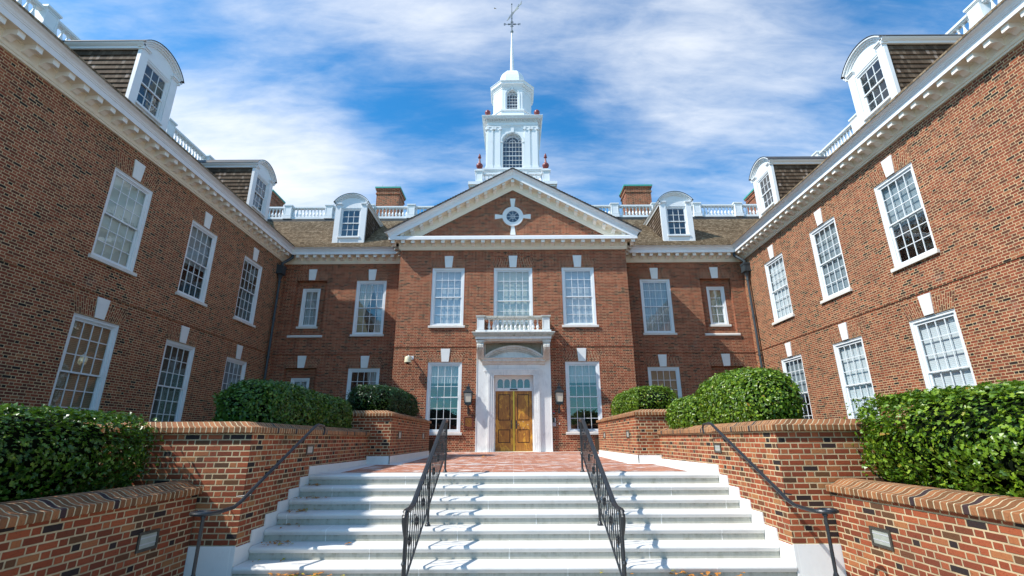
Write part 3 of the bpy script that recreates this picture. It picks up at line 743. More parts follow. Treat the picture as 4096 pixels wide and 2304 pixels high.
def balustrade(par, p0, p1, rz, zb, ends=(1, 1), step=.222):
    L = sqrt((p1[0]-p0[0])**2+(p1[1]-p0[1])**2)
    m = MB(); m.box(.2, L-.2, -.13, .13, 0, .175, 'white'); m.box(.2, L-.2, -.10, .10, .77, .81, 'white'); m.box(.2, L-.2, -.135, .135, .81, .90, 'white')
    o = obj('balustrade', m, par, (p0[0], p0[1], zb), rz)
    if ends[0]: obj('pedestal', PED, o)
    if ends[1]: obj('pedestal', PED, o, (L, 0, 0))
    n = int((L-.62)/step); st = (L-n*step)/2
    for i in range(n+1): obj('baluster', BAL, o, (st+i*step, 0, .172))
    return o
YB = YS+DR+.22; XB = XW+DR+.22; ZB = 13.985
px_ = [-XB, -14.45, -11.81, -9.17, -6.53, -3.89]
px_ = [-14.45, -11.81, -9.17, -6.53, -3.89]
for s in (-1, 1):
    for i, (a, b) in enumerate(zip(px_, px_[1:])):
        if s < 0: balustrade(bld, (a, YB), (b, YB), 0, ZB, (1, 1 if i == 3 else 0))
        else: balustrade(bld, (-b, YB), (-a, YB), 0, ZB, (1 if i == 3 else 0, 1))
    balustrade(bld, *(((-XB, YB), (px_[0], YB)) if s < 0 else ((-px_[0], YB), (XB, YB))), 0, ZB, (1, 0) if s < 0 else (0, 1))
    ys = [9.9, 12.95, 16.0, 19.05, 22.1]
    for i, (a, b) in enumerate(zip(ys, ys[1:])): balustrade(bld, (s*XB, a), (s*XB, b), radians(90), ZB, (1, 1 if i == 3 else 0))
    balustrade(bld, (s*XB, 22.1), (s*XB, YB), radians(90), ZB, (0, 0))

# ------------------------------------------------------------------ tower
tw = obj('tower', None, bld, (0, 28.75, 0)); 
def sq(m, h, z0, z1, mat='white'): m.box(-h, h, -h, h, z0, z1, mat)
m = MB(); sq(m, 2.35, 12.5, 15.1); sq(m, 2.45, 15.1, 15.22); sq(m, 2.52, 15.22, 15.4); sq(m, 2.66, 15.4, 15.5); sq(m, 2.75, 15.5, 15.7)
tb = obj('tower', None, None) if False else None
obj('platform', m, tw)
PX = 2.07
for sx in (-1, 1):
    for sy in (-1, 1):
        m = MB(); cx, cy = sx*2.1, sy*2.3
        m.box(cx-.25, cx+.25, cy-.25, cy+.25, 15.7, 15.82); m.box(cx-.215, cx+.215, cy-.215, cy+.215, 15.82, 16.5)
        m.frame(cx-.215, cx+.215, 15.86, 16.46, .05, cy-.228, cy-.215, 'white')
        m.box(cx-.25, cx+.25, cy-.25, cy+.25, 16.5, 16.56); m.box(cx-.285, cx+.285, cy-.285, cy+.285, 16.56, 16.64); m.box(cx-.16, cx+.16, cy-.16, cy+.16, 16.64, 16.76)
        obj('pedestal', m, tw)
        m = MB(); m.lathe([(.07, 0), (.10, .02), (.07, .05), (.09, .09), (.18, .17), (.218, .28), (.21, .36), (.15, .45), (.08, .50), (.065, .6), (.05, .78), (.045, .86), (.11, .89), (.11, .92), (.06, .94), (.085, 1.0), (.07, 1.08), (.03, 1.16), (.005, 1.22)], (cx, cy, 16.76), 20, 'oxblood')
        obj('finial', m, tw)
m = MB()
for sy in (-1, 1):
    m.box(-1.85, 1.85, sy*2.3-.11, sy*2.3+.11, 15.7, 15.85); m.box(-1.85, 1.85, sy*2.3-.12, sy*2.3+.12, 16.40, 16.50)
    m.box(sy*2.1-.11, sy*2.1+.11, -2.05, 2.05, 15.7, 15.85); m.box(sy*2.1-.12, sy*2.1+.12, -2.05, 2.05, 16.40, 16.50)
    for a in (-.72, .72): m.box(a-.2, a+.2, sy*2.3-.15, sy*2.3+.15, 15.7, 16.56)
obj('balustrade', m, tw)
TB = baluster_mesh(.56, .075, 'white')
for i in range(15):
    x = -1.75+i*.25
    if abs(abs(x)-.72) > .22 : obj('baluster', TB, tw, (x, -2.3, 15.845))
H = 1.68
# body with arched window hole built around it
m = MB()
sq(m, 1.80, 15.7, 16.95); sq(m, 1.86, 16.95, 17.05); sq(m, 1.93, 17.05, 17.16); sq(m, 1.78, 17.16, 17.27)
def archwall(m, f, hw, z0, zs, r, z1, mat='white', n=14, dep=.18):
    """front wall with arched opening: f(u,z,d)"""
    m.face((f(-hw, z0, 0), f(-r, z0, 0), f(-r, zs, 0), f(-hw, zs, 0)), mat); m.face((f(r, z0, 0), f(hw, z0, 0), f(hw, zs, 0), f(r, zs, 0)), mat)
    m.face((f(-hw, zs, 0), f(-r, zs, 0), f(-r, z1, 0), f(-hw, z1, 0)), mat); m.face((f(r, zs, 0), f(hw, zs, 0), f(hw, z1, 0), f(r, z1, 0)), mat)
    for k in range(n):
        a, b = pi-pi*k/n, pi-pi*(k+1)/n
        xa, za, xb, zb = r*cos(a), zs+r*sin(a), r*cos(b), zs+r*sin(b)
        m.face((f(xa, za, 0), f(xb, zb, 0), f(xb, z1, 0), f(xa, z1, 0)), mat); m.face((f(xa, za, 0), f(xa, za, dep), f(xb, zb, dep), f(xb, zb, 0)), mat)
    for x in (-r, r): m.face((f(x, z0, 0), f(x, z0, dep), f(x, zs, dep), f(x, zs, 0)), mat)
def archwin(par, f, r, z0, zs, cols, rows, ringr, bw=.02, yoff=.1, spokes=8):
    g = MB(); g.face([f(-r, z0, yoff+.03), f(r, z0, yoff+.03)]+[f(r*cos(pi*k/20), zs+r*sin(pi*k/20), yoff+.03) for k in range(21)], 'glass'); obj('pane', g, par)
    d_ = MB(); d_.face([f(-r, z0, yoff+.35), f(r, z0, yoff+.35)]+[f(r*cos(pi*k/20), zs+r*sin(pi*k/20), yoff+.35) for k in range(21)], 'dark'); obj('backing', d_, par)
    q = MB()
    def bar(x0, zz0, x1, zz1, w=bw, dd=0.):
        dx, dz = x1-x0, zz1-zz0; l = sqrt(dx*dx+dz*dz); nx, nz = -dz/l*w/2, dx/l*w/2
        P = [(x0+nx, zz0+nz), (x0-nx, zz0-nz), (x1-nx, zz1-nz), (x1+nx, zz1+nz)]
        A = [f(a, b, yoff+dd) for a, b in P]; B = [f(a, b, yoff+.028) for a, b in P]
        q.face(A, 'white')
        for i in range(4): q.face((A[i], A[(i+1) % 4], B[(i+1) % 4], B[i]), 'white')
    for k in range(1, cols): x = -r+2*r*k/cols; bar(x, z0, x, zs, bw, .002)
    for k in range(0, rows+1):
        z = z0+(zs-z0)*k/rows; bar(-r, z, r, z, bw*(2.2 if k == rows//2-(1 if rows % 2 == 0 and rows > 6 else 0) else 1.1), 0)
    for rr in ringr:
        for k in range(16): a, b = pi*k/16, pi*(k+1)/16; bar(rr*cos(a), zs+rr*sin(a), rr*cos(b), zs+rr*sin(b), bw, .001)
    for k in range(1, spokes): a = pi*k/spokes; bar(ringr[-1]*cos(a), zs+ringr[-1]*sin(a), r*cos(a), zs+r*sin(a), bw, .003)
    bar(0, zs, 0, zs+r, bw, .004)
    for x in (-r, r): bar(x*.985, z0, x*.985, zs, bw*2, .005)
    for k in range(20): a, b = pi*k/20, pi*(k+1)/20; bar(r*.985*cos(a), zs+r*.985*sin(a), r*.985*cos(b), zs+r*.985*sin(b), bw*2, .005)
    obj('sash', q, par)
ZE = 20.42
for k in range(4):
    a = k*pi/2; f = lambda u, z, d, a=a: ((u)*cos(a)-(-(H-d))*sin(a), u*sin(a)+(-(H-d))*cos(a), z)
    archwall(m, f, H, 17.25, 19.26, .66, ZE)
    if k == 0:
        fb = f
# trims on front, pilasters
def face_box(m, f, u0, u1, z0, z1, d0, d1, mat='white'):
    P = [(u0, z0), (u1, z0), (u1, z1), (u0, z1)]; A = [f(u, z, d0) for u, z in P]; B = [f(u, z, d1) for u, z in P]
    m.face(A, mat)
    for i in range(4): m.face((A[i], A[(i+1) % 4], B[(i+1) % 4], B[i]), mat)
def scroll(m, f, u, z, r, d0, d1, n=12):
    A = [f(u+r*cos(2*pi*k/n), z+r*sin(2*pi*k/n), d0) for k in range(n)]; B = [f(u+r*cos(2*pi*k/n), z+r*sin(2*pi*k/n), d1) for k in range(n)]
    m.face(A, 'white')
    for k in range(n): m.face((A[k], A[(k+1) % n], B[(k+1) % n], B[k]), 'white', smooth=True)
for k in (0, 1, 3):
    a = k*pi/2; f = lambda u, z, d, a=a: ((u)*cos(a)-(-(H-d))*sin(a), u*sin(a)+(-(H-d))*cos(a), z)
    for u in (-1.47, -.98, .98, 1.47):
        face_box(m, f, u-.18, u+.18, 17.42, 20.12, -.07, 0); face_box(m, f, u-.215, u+.215, 17.27, 17.38, -.11, 0); face_box(m, f, u-.2, u+.2, 17.38, 17.43, -.09, 0)
        face_box(m, f, u-.225, u+.225, 20.34, ZE, -.12, 0); face_box(m, f, u-.17, u+.17, 20.12, 20.34, -.085, 0)
        for ss in (-1, 1): scroll(m, f, u+ss*.175, 20.235, .085, -.14, 0)
    # archivolt
    for kk in range(24):
        p, q_ = pi*kk/24, pi*(kk+1)/24
        for r0, r1, dd in ((.66, .72, -.03), (.72, .80, -.05)):
            A = [f(r0*cos(p), 19.26+r0*sin(p), dd), f(r1*cos(p), 19.26+r1*sin(p), dd), f(r1*cos(q_), 19.26+r1*sin(q_), dd), f(r0*cos(q_), 19.26+r0*sin(q_), dd)]
            m.face(A, 'white'); m.face((A[1], f(r1*cos(p), 19.26+r1*sin(p), 0), f(r1*cos(q_), 19.26+r1*sin(q_), 0), A[2]), 'white')
            m.face((A[0], f(r0*cos(p), 19.26+r0*sin(p), 0), f(r0*cos(q_), 19.26+r0*sin(q_), 0), A[3]), 'white')
    for ss in (-1, 1): face_box(m, f, min(ss*.66, ss*.78), max(ss*.66, ss*.78), 17.27, 19.2, -.03, 0); face_box(m, f, min(ss*.64, ss*.82), max(ss*.64, ss*.82), 19.2, 19.27, -.07, 0)
    face_box(m, f, -.1, .1, 19.97, 20.35, -.09, 0)
    A = [f(-.09, 19.95, -.09)]
sq(m, 1.72, ZE, 20.53); sq(m, 1.76, 20.53, 20.56); sq(m, 1.70, 20.56, 20.80); sq(m, 1.76, 20.80, 20.84)
for k in range(4):
    a = k*pi/2; f = lambda u, z, d, a=a: ((u)*cos(a)-(-(1.70-d))*sin(a), u*sin(a)+(-(1.70-d))*cos(a), z)
    for i in range(-11, 12): face_box(m, f, i*.155-.045, i*.155+.045, 20.85, 20.93, -.12, -.0)
sq(m, 1.74, 20.84, 20.94); sq(m, 1.94, 20.94, 20.99); sq(m, 1.97, 20.99, 21.02)
m.prism([(-1.97, 21.02), (-2.03, 21.08), (2.03, 21.08), (1.97, 21.02)], 'y', -1.99, 1.99)
sq(m, 2.03, 21.08, 21.12)
obj('tower_body', m, tw)
aw = obj('arched_window', None, tw)
fbf = lambda u, z, d: (u, -(H-d), z)
archwin(tw, fbf, .645, 17.27, 19.26, 6, 6, (.22, .43), .017, spokes=8)
bpy.data.objects.remove(aw)
# light from far side windows is omitted; urn finials on cornice corners
for sx in (-1, 1):
    for sy in (-1, 1):
        m = MB(); c_ = (sx*1.66, sy*1.66, 21.12); m.box(c_[0]-.16, c_[0]+.16, c_[1]-.16, c_[1]+.16, 21.12, 21.18)
        m.lathe([(.07, .06), (.09, .08), (.06, .11), (.07, .15), (.14, .25), (.19, .38), (.20, .46), (.17, .55), (.10, .62), (.03, .65), (.03, .68), (.005, .70)], c_, 18, 'oxblood'); obj('urn_finial', m, tw)
# lantern: chamfered square
def cham(a, w): return [(-w, -a), (w, -a), (a, -w), (a, w), (w, a), (-w, a), (-a, w), (-a, -w)]
def cpr(m, a, w, z0, z1, mat='white', a2=None, w2=None):
    P = cham(a, w); Q = cham(a2 or a, w2 or w); n = 8
    for i in range(n):
        j = (i+1) % n; m.face(((P[i][0], P[i][1], z0), (P[j][0], P[j][1], z0), (Q[j][0], Q[j][1], z1), (Q[i][0], Q[i][1], z1)), mat)
    m.face([(x, y, z1) for x, y in Q], mat); m.face([(x, y, z0) for x, y in reversed(P)], mat)
m = MB(); A_, W_ = 1.31, .70
cpr(m, A_+.2, W_+.09, 21.12, 21.55); cpr(m, A_+.2, W_+.09, 21.55, 21.86, a2=A_+.16, w2=W_+.07); cpr(m, A_+.24, W_+.1, 21.86, 21.97); cpr(m, A_+.04, W_+.02, 21.97, 22.05)
P = cham(A_, W_)
for i in range(8):
    j = (i+1) % 8; a = Vector((P[i][0], P[i][1], 0)); b = Vector((P[j][0], P[j][1], 0)); mid = (a+b)/2; L2 = (b-a).length/2; ux = (b-a).normalized(); nn = Vector((ux.y, -ux.x, 0))
    f = lambda u, z, d, mid=mid, ux=ux, nn=nn: tuple(mid+ux*u-nn*d+Vector((0, 0, z)))
    if i % 2 == 0:
        archwall(m, f, L2, 22.05, 23.33, .38, 23.82)
        for kk in range(18):
            p, q_ = pi*kk/18, pi*(kk+1)/18; r0, r1 = .46, .53
            m.face([f(r*cos(t), 23.33+r*sin(t), -.03) for r, t in ((r0, p), (r1, p), (r1, q_), (r0, q_))], 'white')
            m.face([f(r1*cos(p), 23.33+r1*sin(p), -.03), f(r1*cos(p), 23.33+r1*sin(p), 0), f(r1*cos(q_), 23.33+r1*sin(q_), 0), f(r1*cos(q_), 23.33+r1*sin(q_), -.03)], 'white')
        for ss in (-1, 1): face_box(m, f, min(ss*.46, ss*.53), max(ss*.46, ss*.53), 22.05, 23.33, -.03, 0)
        face_box(m, f, -.07, .07, 23.72, 24.0, -.06, 0)
        if i == 0: flan = f
    else:
        m.face((f(-L2, 22.05, 0), f(L2, 22.05, 0), f(L2, 23.82, 0), f(-L2, 23.82, 0)), 'white')
        for (u0, u1, z0, z1) in ((-L2+.08, -L2+.11, 22.2, 23.65), (L2-.11, L2-.08, 22.2, 23.65), (-L2+.11, L2-.11, 23.62, 23.65), (-L2+.11, L2-.11, 22.2, 22.23)): face_box(m, f, u0, u1, z0, z1, -.02, 0)
cpr(m, A_+.03, W_+.01, 23.82, 23.95); cpr(m, A_+.07, W_+.03, 23.95, 24.0); cpr(m, A_+.09, W_+.035, 24.0, 24.12, a2=A_+.16, w2=W_+.065); cpr(m, A_+.19, W_+.08, 24.12, 24.24); cpr(m, A_+.19, W_+.08, 24.24, 24.34, a2=A_+.24, w2=W_+.10); cpr(m, A_+.25, W_+.105, 24.34, 24.37)
obj('lantern', m, tw)
archwin(tw, flan, .37, 22.07, 23.33, 4, 5, (.19,), .016, spokes=4)
m = MB()
dp = [(.92, 24.37), (.90, 24.75), (.90, 24.9), (.885, 25.2), (.84, 25.5), (.75, 25.8), (.62, 26.02), (.45, 26.18), (.22, 26.25)]
for (r, z), (r2, z2) in zip(dp, dp[1:]): cpr(m, r, r*.55, z, z2, a2=r2, w2=r2*.55)
obj('dome', m, tw)
m = MB(); m.lathe([(.2, 26.15), (.165, 26.35), (.15, 26.6), (.055, 30.1)], n=12, mat='white'); obj('spire', m, tw)
m = MB(); m.lathe([(.03, -.12), (.09, -.09), (.125, 0), (.09, .09), (.03, .12)], (0, 0, 30.22), 16, 'leadrod'); obj('ball', m, tw)

# weather vane
vn = thing('weather_vane', 'dark iron weather vane with scrolled arrow and compass letters on top of the white spire', 'weather vane', (0, 28.75, 30.3))
m = MB(); m.tube([(0, 0, 0), (0, 0, 1.9)], .035, 8, 'patina'); m.tube([(0, 0, 1.9), (0, 0, 2.62)], .022, 8, 'patina'); m.lathe([(.01, 2.6), (.05, 2.63), (.055, 2.67), (.03, 2.71), (.005, 2.73)], n=10, mat='patina'); m.lathe([(.03, 1.2), (.055, 1.24), (.03, 1.28)], n=8, mat='patina')
obj('rod', m, vn)
m = MB()
for a in (0, pi/2):
    m.tube([(-.52*cos(a), -.52*sin(a), .66), (.52*cos(a), .52*sin(a), .66)], .018, 6, 'patina')
for a in (0, pi/2, pi, 3*pi/2):
    c_, s_ = cos(a), sin(a)
    for zz in (-1, 1):
        pts = [(.22, .0), (.12, .05), (.06, .12), (.05, .2), (.09, .24), (.13, .21), (.12, .17)]
        m.tube([(c_*p, s_*p, .66+zz*q) for p, q in pts], .015, 5, 'patina')
    m.lathe([(.005, -.09), (.05, -.05), (.05, .05), (.005, .09)], (c_*.24, s_*.24, .66), 8, 'patina')
obj('scroll_arms', m, vn)
def letter(strokes, x, y, flip=1, rot=0):
    m = MB()
    for st in strokes: m.tube([((x+flip*p[0]*cos(rot)), y+flip*p[0]*sin(rot), .66+p[1]) for p in st], .02, 5, 'patina')
    return m
S_ = [[(.06, .07), (.02, .095), (-.04, .09), (-.06, .05), (-.03, .01), (.03, -.01), (.06, -.05), (.03, -.09), (-.03, -.095), (-.06, -.07)]]
N_ = [[(-.06, -.095), (-.06, .095)], [(-.06, .095), (.06, -.095)], [(.06, -.095), (.06, .095)]]
obj('letter_s', letter(S_, -.56, 0, -1), vn); obj('letter_n', letter(N_, .57, 0, -1), vn)
m = MB(); dx, dy = .80, -1.15; l = sqrt(dx*dx+dy*dy); ux, uy = dx/l, dy/l
ang = atan2(uy, ux)
def V(t, z): return (t*ux, t*uy, 1.60+z)
m.tube([V(-.6, 0), V(1.2, 0)], .02, 6, 'vane2')
def plate(pts, th=.012):
    nx, ny = -uy*th, ux*th
    A = [(V(t, z)[0]+nx, V(t, z)[1]+ny, V(t, z)[2]) for t, z in pts]; B = [(V(t, z)[0]-nx, V(t, z)[1]-ny, V(t, z)[2]) for t, z in pts]
    m.face(A, 'vane2'); m.face(list(reversed(B)), 'vane2')
    for i in range(len(pts)): j = (i+1) % len(pts); m.face((A[i], A[j], B[j], B[i]), 'vane2')
plate([(-.72, 0), (-.42, .09), (-.38, 0)]); plate([(-.72, 0), (-.38, 0), (-.42, -.09)])
plate([(.98, .03), (1.35, .13), (1.22, .0), (1.35, -.13), (.98, -.03)])
plate([(.15, .03), (.55, .09), (.95, .2), (.8, .04), (.85, -.04), (.95, -.2), (.55, -.09), (.15, -.03)])
m.tube([V(.3, .08), V(0, .13), V(-.3, .13), V(-.42, .05), V(-.35, 0)], .016, 5, 'vane2'); m.tube([V(.3, -.08), V(0, -.13), V(-.3, -.13), V(-.42, -.05), V(-.35, 0)], .016, 5, 'vane2')
obj('arrow', m, vn)

# ------------------------------------------------------------------ door, surround, balcony
m = MB(); Y = YM-.10
m.box(-1.63, -1.13, Y, YM+.3, 0, 4.62, 'marble'); m.box(1.13, 1.63, Y, YM+.3, 0, 4.62, 'marble'); m.box(-1.13, 1.13, Y, YM+.3, 3.45, 4.62, 'marble')
m.box(-1.66, -1.63, Y-.02, YM, 0, 4.62, 'marble'); m.box(1.63, 1.66, Y-.02, YM, 0, 4.62, 'marble')
for (a, b, y) in ((.875, .97, YM-.135), (.97, 1.06, YM-.16), (1.06, 1.14, YM-.185)):
    for s in (-1, 1): m.box(min(s*a, s*b), max(s*a, s*b), y, YM+.3, 0, 3.24+(a-.875)+.0, 'marble')
    m.box(-b, b, y, YM+.3, 3.24+(a-.875), 3.24+(b-.875), 'marble')
# jambs behind
for s in (-1, 1):
    m.box(min(s*.872, s*.90), max(s*.872, s*.90), YM+.31, YM+.42, 0, 3.3, 'marble')
    m.box(min(s*1.14, s*1.31), max(s*1.14, s*1.31), YM-.15, YM, 3.40, 3.49, 'marble'); m.box(min(s*1.14, s*1.28), max(s*1.14, s*1.28), YM-.13, YM, 3.32, 3.40, 'marble'); m.box(min(s*1.14, s*1.25), max(s*1.14, s*1.25), YM-.12, YM, 3.25, 3.32, 'marble')
    m.box(min(s*1.14, s*1.22), max(s*1.14, s*1.22), YM-.115, YM, 0, 3.25, 'marble')
m.box(-1.18, 1.18, YM-.14, YM, 3.52, 3.70, 'marble'); m.box(-1.26, 1.26, YM-.108, YM-.1, 3.99, 4.66, 'moss_and_shade')  # last box: dark backing, moss and balcony shade in one colour
m.prism([(YM-.14, 3.69), (YM-.2, 3.72), (YM-.22, 3.79), (YM-.33, 3.83), (YM-.33, 3.90), (YM-.38, 3.96), (YM-.38, 3.98), (YM, 3.99), (YM, 3.69)], 'x', -1.40, 1.40, 'marble_old')
R = (1.40**2+.54**2)/(2*.54); cz = 3.99+.54-R; a = math.asin(1.40/R)
m.face([(0+(R-.2)*sin(t*.1*a*.93), YM-.125, cz+(R-.2)*cos(t*.1*a*.93)) for t in range(-10, 11)], 'marble')
for (r0, r1, d) in ((R-.09, R, .37), (R-.16, R-.09, .31), (R-.22, R-.16, .22)): m.ring(0, cz, r0, r1, YM-d, YM-.1, pi/2-a*.985, pi/2+a*.985, 28, 'marble_old')
obj('door_surround', m, bld)
m = MB()   # transom panel
m.box(-.872, .872, YM+.22, YM+.34, 3.10, 3.28, 'white'); m.box(-.872, -.82, YM+.2, YM+.34, 0, 3.10, 'white'); m.box(.82, .872, YM+.2, YM+.34, 0, 3.10, 'white'); m.box(-.82, .82, YM+.2, YM+.34, 2.57, 2.70, 'white')
for i in range(5):
    x = -.60+i*.30; hw_ = .125
    xs_ = [x-hw_+2*hw_*k/10 for k in range(11)]
    for a_, b_ in zip(xs_, xs_[1:]):
        za = 2.98+sqrt(max(0, hw_**2-(a_-x)**2))*.95; zb = 2.98+sqrt(max(0, hw_**2-(b_-x)**2))*.95
        m.face(((a_, YM+.24, za), (b_, YM+.24, zb), (b_, YM+.24, 3.10), (a_, YM+.24, 3.10)), 'white'); m.face(((a_, YM+.24, za), (b_, YM+.24, zb), (b_, YM+.29, zb), (a_, YM+.29, za)), 'white')
for i in range(6):
    x = -.75+i*.30; a_, b_ = (max(x-.025, -.82), min(x+.025, .82)) if 0 < i < 5 else ((-.82, -.725) if i == 0 else (.725, .82))
    m.box(a_, b_, YM+.24, YM+.3, 2.70, 3.10, 'white')
tr = obj('transom', m, bld)
m = MB(); m.face(((-.8, YM+.275, 2.7), (.8, YM+.275, 2.7), (.8, YM+.275, 3.12), (-.8, YM+.275, 3.12)), 'glass'); obj('pane', m, tr)
m = MB(); m.face(((-.9, YM+.6, 2.5), (.9, YM+.6, 2.5), (.9, YM+.6, 3.3), (-.9, YM+.6, 3.3)), 'dark'); m.face(((-.9, YM+.35, 2.6), (.9, YM+.35, 2.6), (.9, YM+.6, 2.6), (-.9, YM+.6, 2.6)), 'dark'); obj('backing', m, tr)
m = MB(); m.box(-.17, .17, YM+.13, YM+.199, 2.61, 2.66, 'black'); obj('door_sensor', m, bld)
for s in (-1, 1):
    a, b = (.028, .817); m = MB(); y = YM+.25
    X = lambda q: s*q
    def bx(p, q, y0, y1, z0, z1, mt='wood'): m.box(min(s*p, s*q), max(s*p, s*q), y0, y1, z0, z1, mt)
    bx(a, b, y+.02, y+.05, .02, 2.565)
    bx(a, a+.13, y, y+.02, .02, 2.565); bx(b-.13, b, y, y+.02, .02, 2.565)
    for z0, z1 in ((.02, .36), (.92, 1.30), (2.43, 2.565)): bx(a+.13, b-.13, y, y+.02, z0, z1)
    dl = obj('door', m, bld)
    for z0, z1 in ((.36, .92), (1.30, 2.43)):
        m = MB(); bx(a+.165, b-.165, y+.003, y+.018, z0+.035, z1-.035); bx(a+.13, b-.13, y+.012, y+.0195, z0, z1, 'groove_shade'); obj('door_panel', m, dl)
    m = MB(); bx(.0, a, y-.012, y+.04, .02, 2.565, 'brass'); bx(0, b+.002, y-.014, y-.0, .0, .02, 'brass'); obj('brass_trim', m, dl)
    m = MB(); xx = s*.115; m.box(xx-.025, xx+.025, y-.012, y-.0005, .95, 1.30, 'iron'); m.tube([(xx, y-.01, 1.0), (xx, y-.06, 1.03), (xx, y-.06, 1.22), (xx, y-.01, 1.25)], .012, 6, 'iron'); m.lathe([(.004, 0), (.018, .0), (.018, .02), (.004, .02)], (xx, y-.02, 1.15), 8, 'grey'); obj('handle', m, dl)
    m = MB()
    for z in (.3, 1.1, 1.9, 2.4): m.tube([(s*.822, y-.012, z-.06), (s*.822, y-.012, z+.06)], .012, 6, 'iron')
    obj('hinge', m, dl)
    if s > 0:
        m = MB()
        for (xx, zz) in ((.40, 1.36-.12), (.22, 1.13), (.60, 1.12), (.40, .97)): m.lathe([(.022, 0), (.022, .008)], (0, 0, 0), 10, 'grey'); m.v[-22:] = m.v[-22:]
        m = MB()
        for (xx, zz) in ((.41, 1.25), (.20, 1.12), (.61, 1.12), (.41, .975)): m.prism([(xx+.017*cos(t*pi/5), zz+.017*sin(t*pi/5)) for t in range(10)], 'y', y-.012, y-.001, 'grey')
        obj('bolt', m, dl)
m = MB(); m.box(-1.0, 1.0, YM-.32, YM+.3, -.03, .004, 'marble'); obj('threshold', m, bld)

# balcony
m = MB(); YF = 20.6
def slab(p, z0, z1, mat, q=None, zz=None): m.box(-1.67-p, 1.67+p, YF-p+.04, YM-.0, z0, z1, mat)
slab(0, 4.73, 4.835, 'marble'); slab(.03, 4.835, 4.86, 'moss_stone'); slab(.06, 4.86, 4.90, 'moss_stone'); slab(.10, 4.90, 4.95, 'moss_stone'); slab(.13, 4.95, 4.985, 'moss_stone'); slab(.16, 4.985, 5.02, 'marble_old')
m.box(-1.55, 1.55, YF+.15, YM-.1, 4.66, 4.73, 'marble_old')
bal = obj('balcony', m, bld)
for s in (-1, 1):
    m = MB(); c_ = s*1.46
    m.box(c_-.215, c_+.215, YF+.04, YF+.44, 5.02, 5.13, 'marble'); m.box(c_-.16, c_+.16, YF+.08, YF+.40, 5.13, 5.70, 'marble')
    m.frame(c_-.16, c_+.16, 5.16, 5.67, .035, YF+.068, YF+.08, 'marble')
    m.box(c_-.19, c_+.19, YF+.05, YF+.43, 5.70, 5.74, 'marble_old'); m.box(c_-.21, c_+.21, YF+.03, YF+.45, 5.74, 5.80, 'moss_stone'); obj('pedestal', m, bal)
    # bracket: S scroll
    m = MB(); P = [(YM-.1, 4.68), (YF+.12, 4.68), (YF+.10, 4.60), (YF+.14, 4.54), (YF+.06, 4.47), (YF+.04, 4.38), (YF+.09, 4.29), (YF+.20, 4.20), (YF+.33, 4.10), (YF+.42, 3.98), (YF+.52, 3.90), (YF+.62, 3.93), (YF+.66, 4.0), (YM-.1, 4.05)]
    m.prism(P, 'x', c_-.15, c_+.15, 'marble_old'); m.box(c_-.185, c_+.185, YF+.09, YM-.1, 4.60, 4.70, 'marble_old')
    for k in (-.10, -.035, .035, .10):
        m.tube([(c_+k, YF+.11, 4.52), (c_+k, YF+.03, 4.45), (c_+k, YF+.03, 4.36), (c_+k*.9, YF+.10, 4.27), (c_+k*.8, YF+.24, 4.16), (c_+k*.7, YF+.37, 4.04), (c_+k*.5, YF+.47, 3.93)], [.02, .035, .036, .03, .026, .022, .012], 6, 'marble_old')
    obj('bracket', m, bal)
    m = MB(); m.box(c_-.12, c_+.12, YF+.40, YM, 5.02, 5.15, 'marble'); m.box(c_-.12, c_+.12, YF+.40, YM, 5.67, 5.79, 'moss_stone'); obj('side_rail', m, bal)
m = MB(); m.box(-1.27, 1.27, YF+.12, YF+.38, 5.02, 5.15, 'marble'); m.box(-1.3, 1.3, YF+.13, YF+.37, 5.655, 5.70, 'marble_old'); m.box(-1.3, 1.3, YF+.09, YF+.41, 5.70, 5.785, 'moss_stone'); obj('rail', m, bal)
BB = baluster_mesh(.51, .068, 'marble')
for i in range(12): obj('baluster', BB, bal, (-1.085+i*.1973, YF+.25, 5.148))
for s in (-1, 1):
    for y in (YF+.55, YF+.72): obj('baluster', BB, bal, (s*1.46, y, 5.148))

# downspouts
for s in (-1, 1):
    x = s*11.76; y = 22.66; m = MB()
    m.tube([(s*11.42, 22.95, CT+.36), (s*11.42, 22.93, 9.5), (s*11.6, 22.75, 9.25), (s*11.74, 22.67, 9.1), (x, y, 8.85)], .075, 10, 'lead')
    m.tube([(x, y, 8.3), (x, y, -.2)], .058, 10, 'lead')
    for z in (8.1, 6.2, 4.3, 2.4): m.lathe([(.085, -.04), (.085, .04)], (x, y, z), 10, 'lead')
    d_ = obj('downspout', m, bld)
    m = MB(); m.box(x-.15, x+.15, y-.19, y+.19, 8.55, 8.86, 'lead'); m.box(x-.17, x+.17, y-.21, y+.21, 8.86, 8.95, 'lead'); m.box(x-.16, x+.16, y-.2, y+.2, 8.5, 8.56, 'lead'); m.frame(x-.1, x+.1, 8.6, 8.8, .03, y-.2, y-.19, 'lead')
    m.lathe([(.07, 8.2), (.075, 8.28), (.14, 8.5)], (x, y, 0), 4, 'lead', smooth=False, rot=.5); obj('leader_box', m, d_)

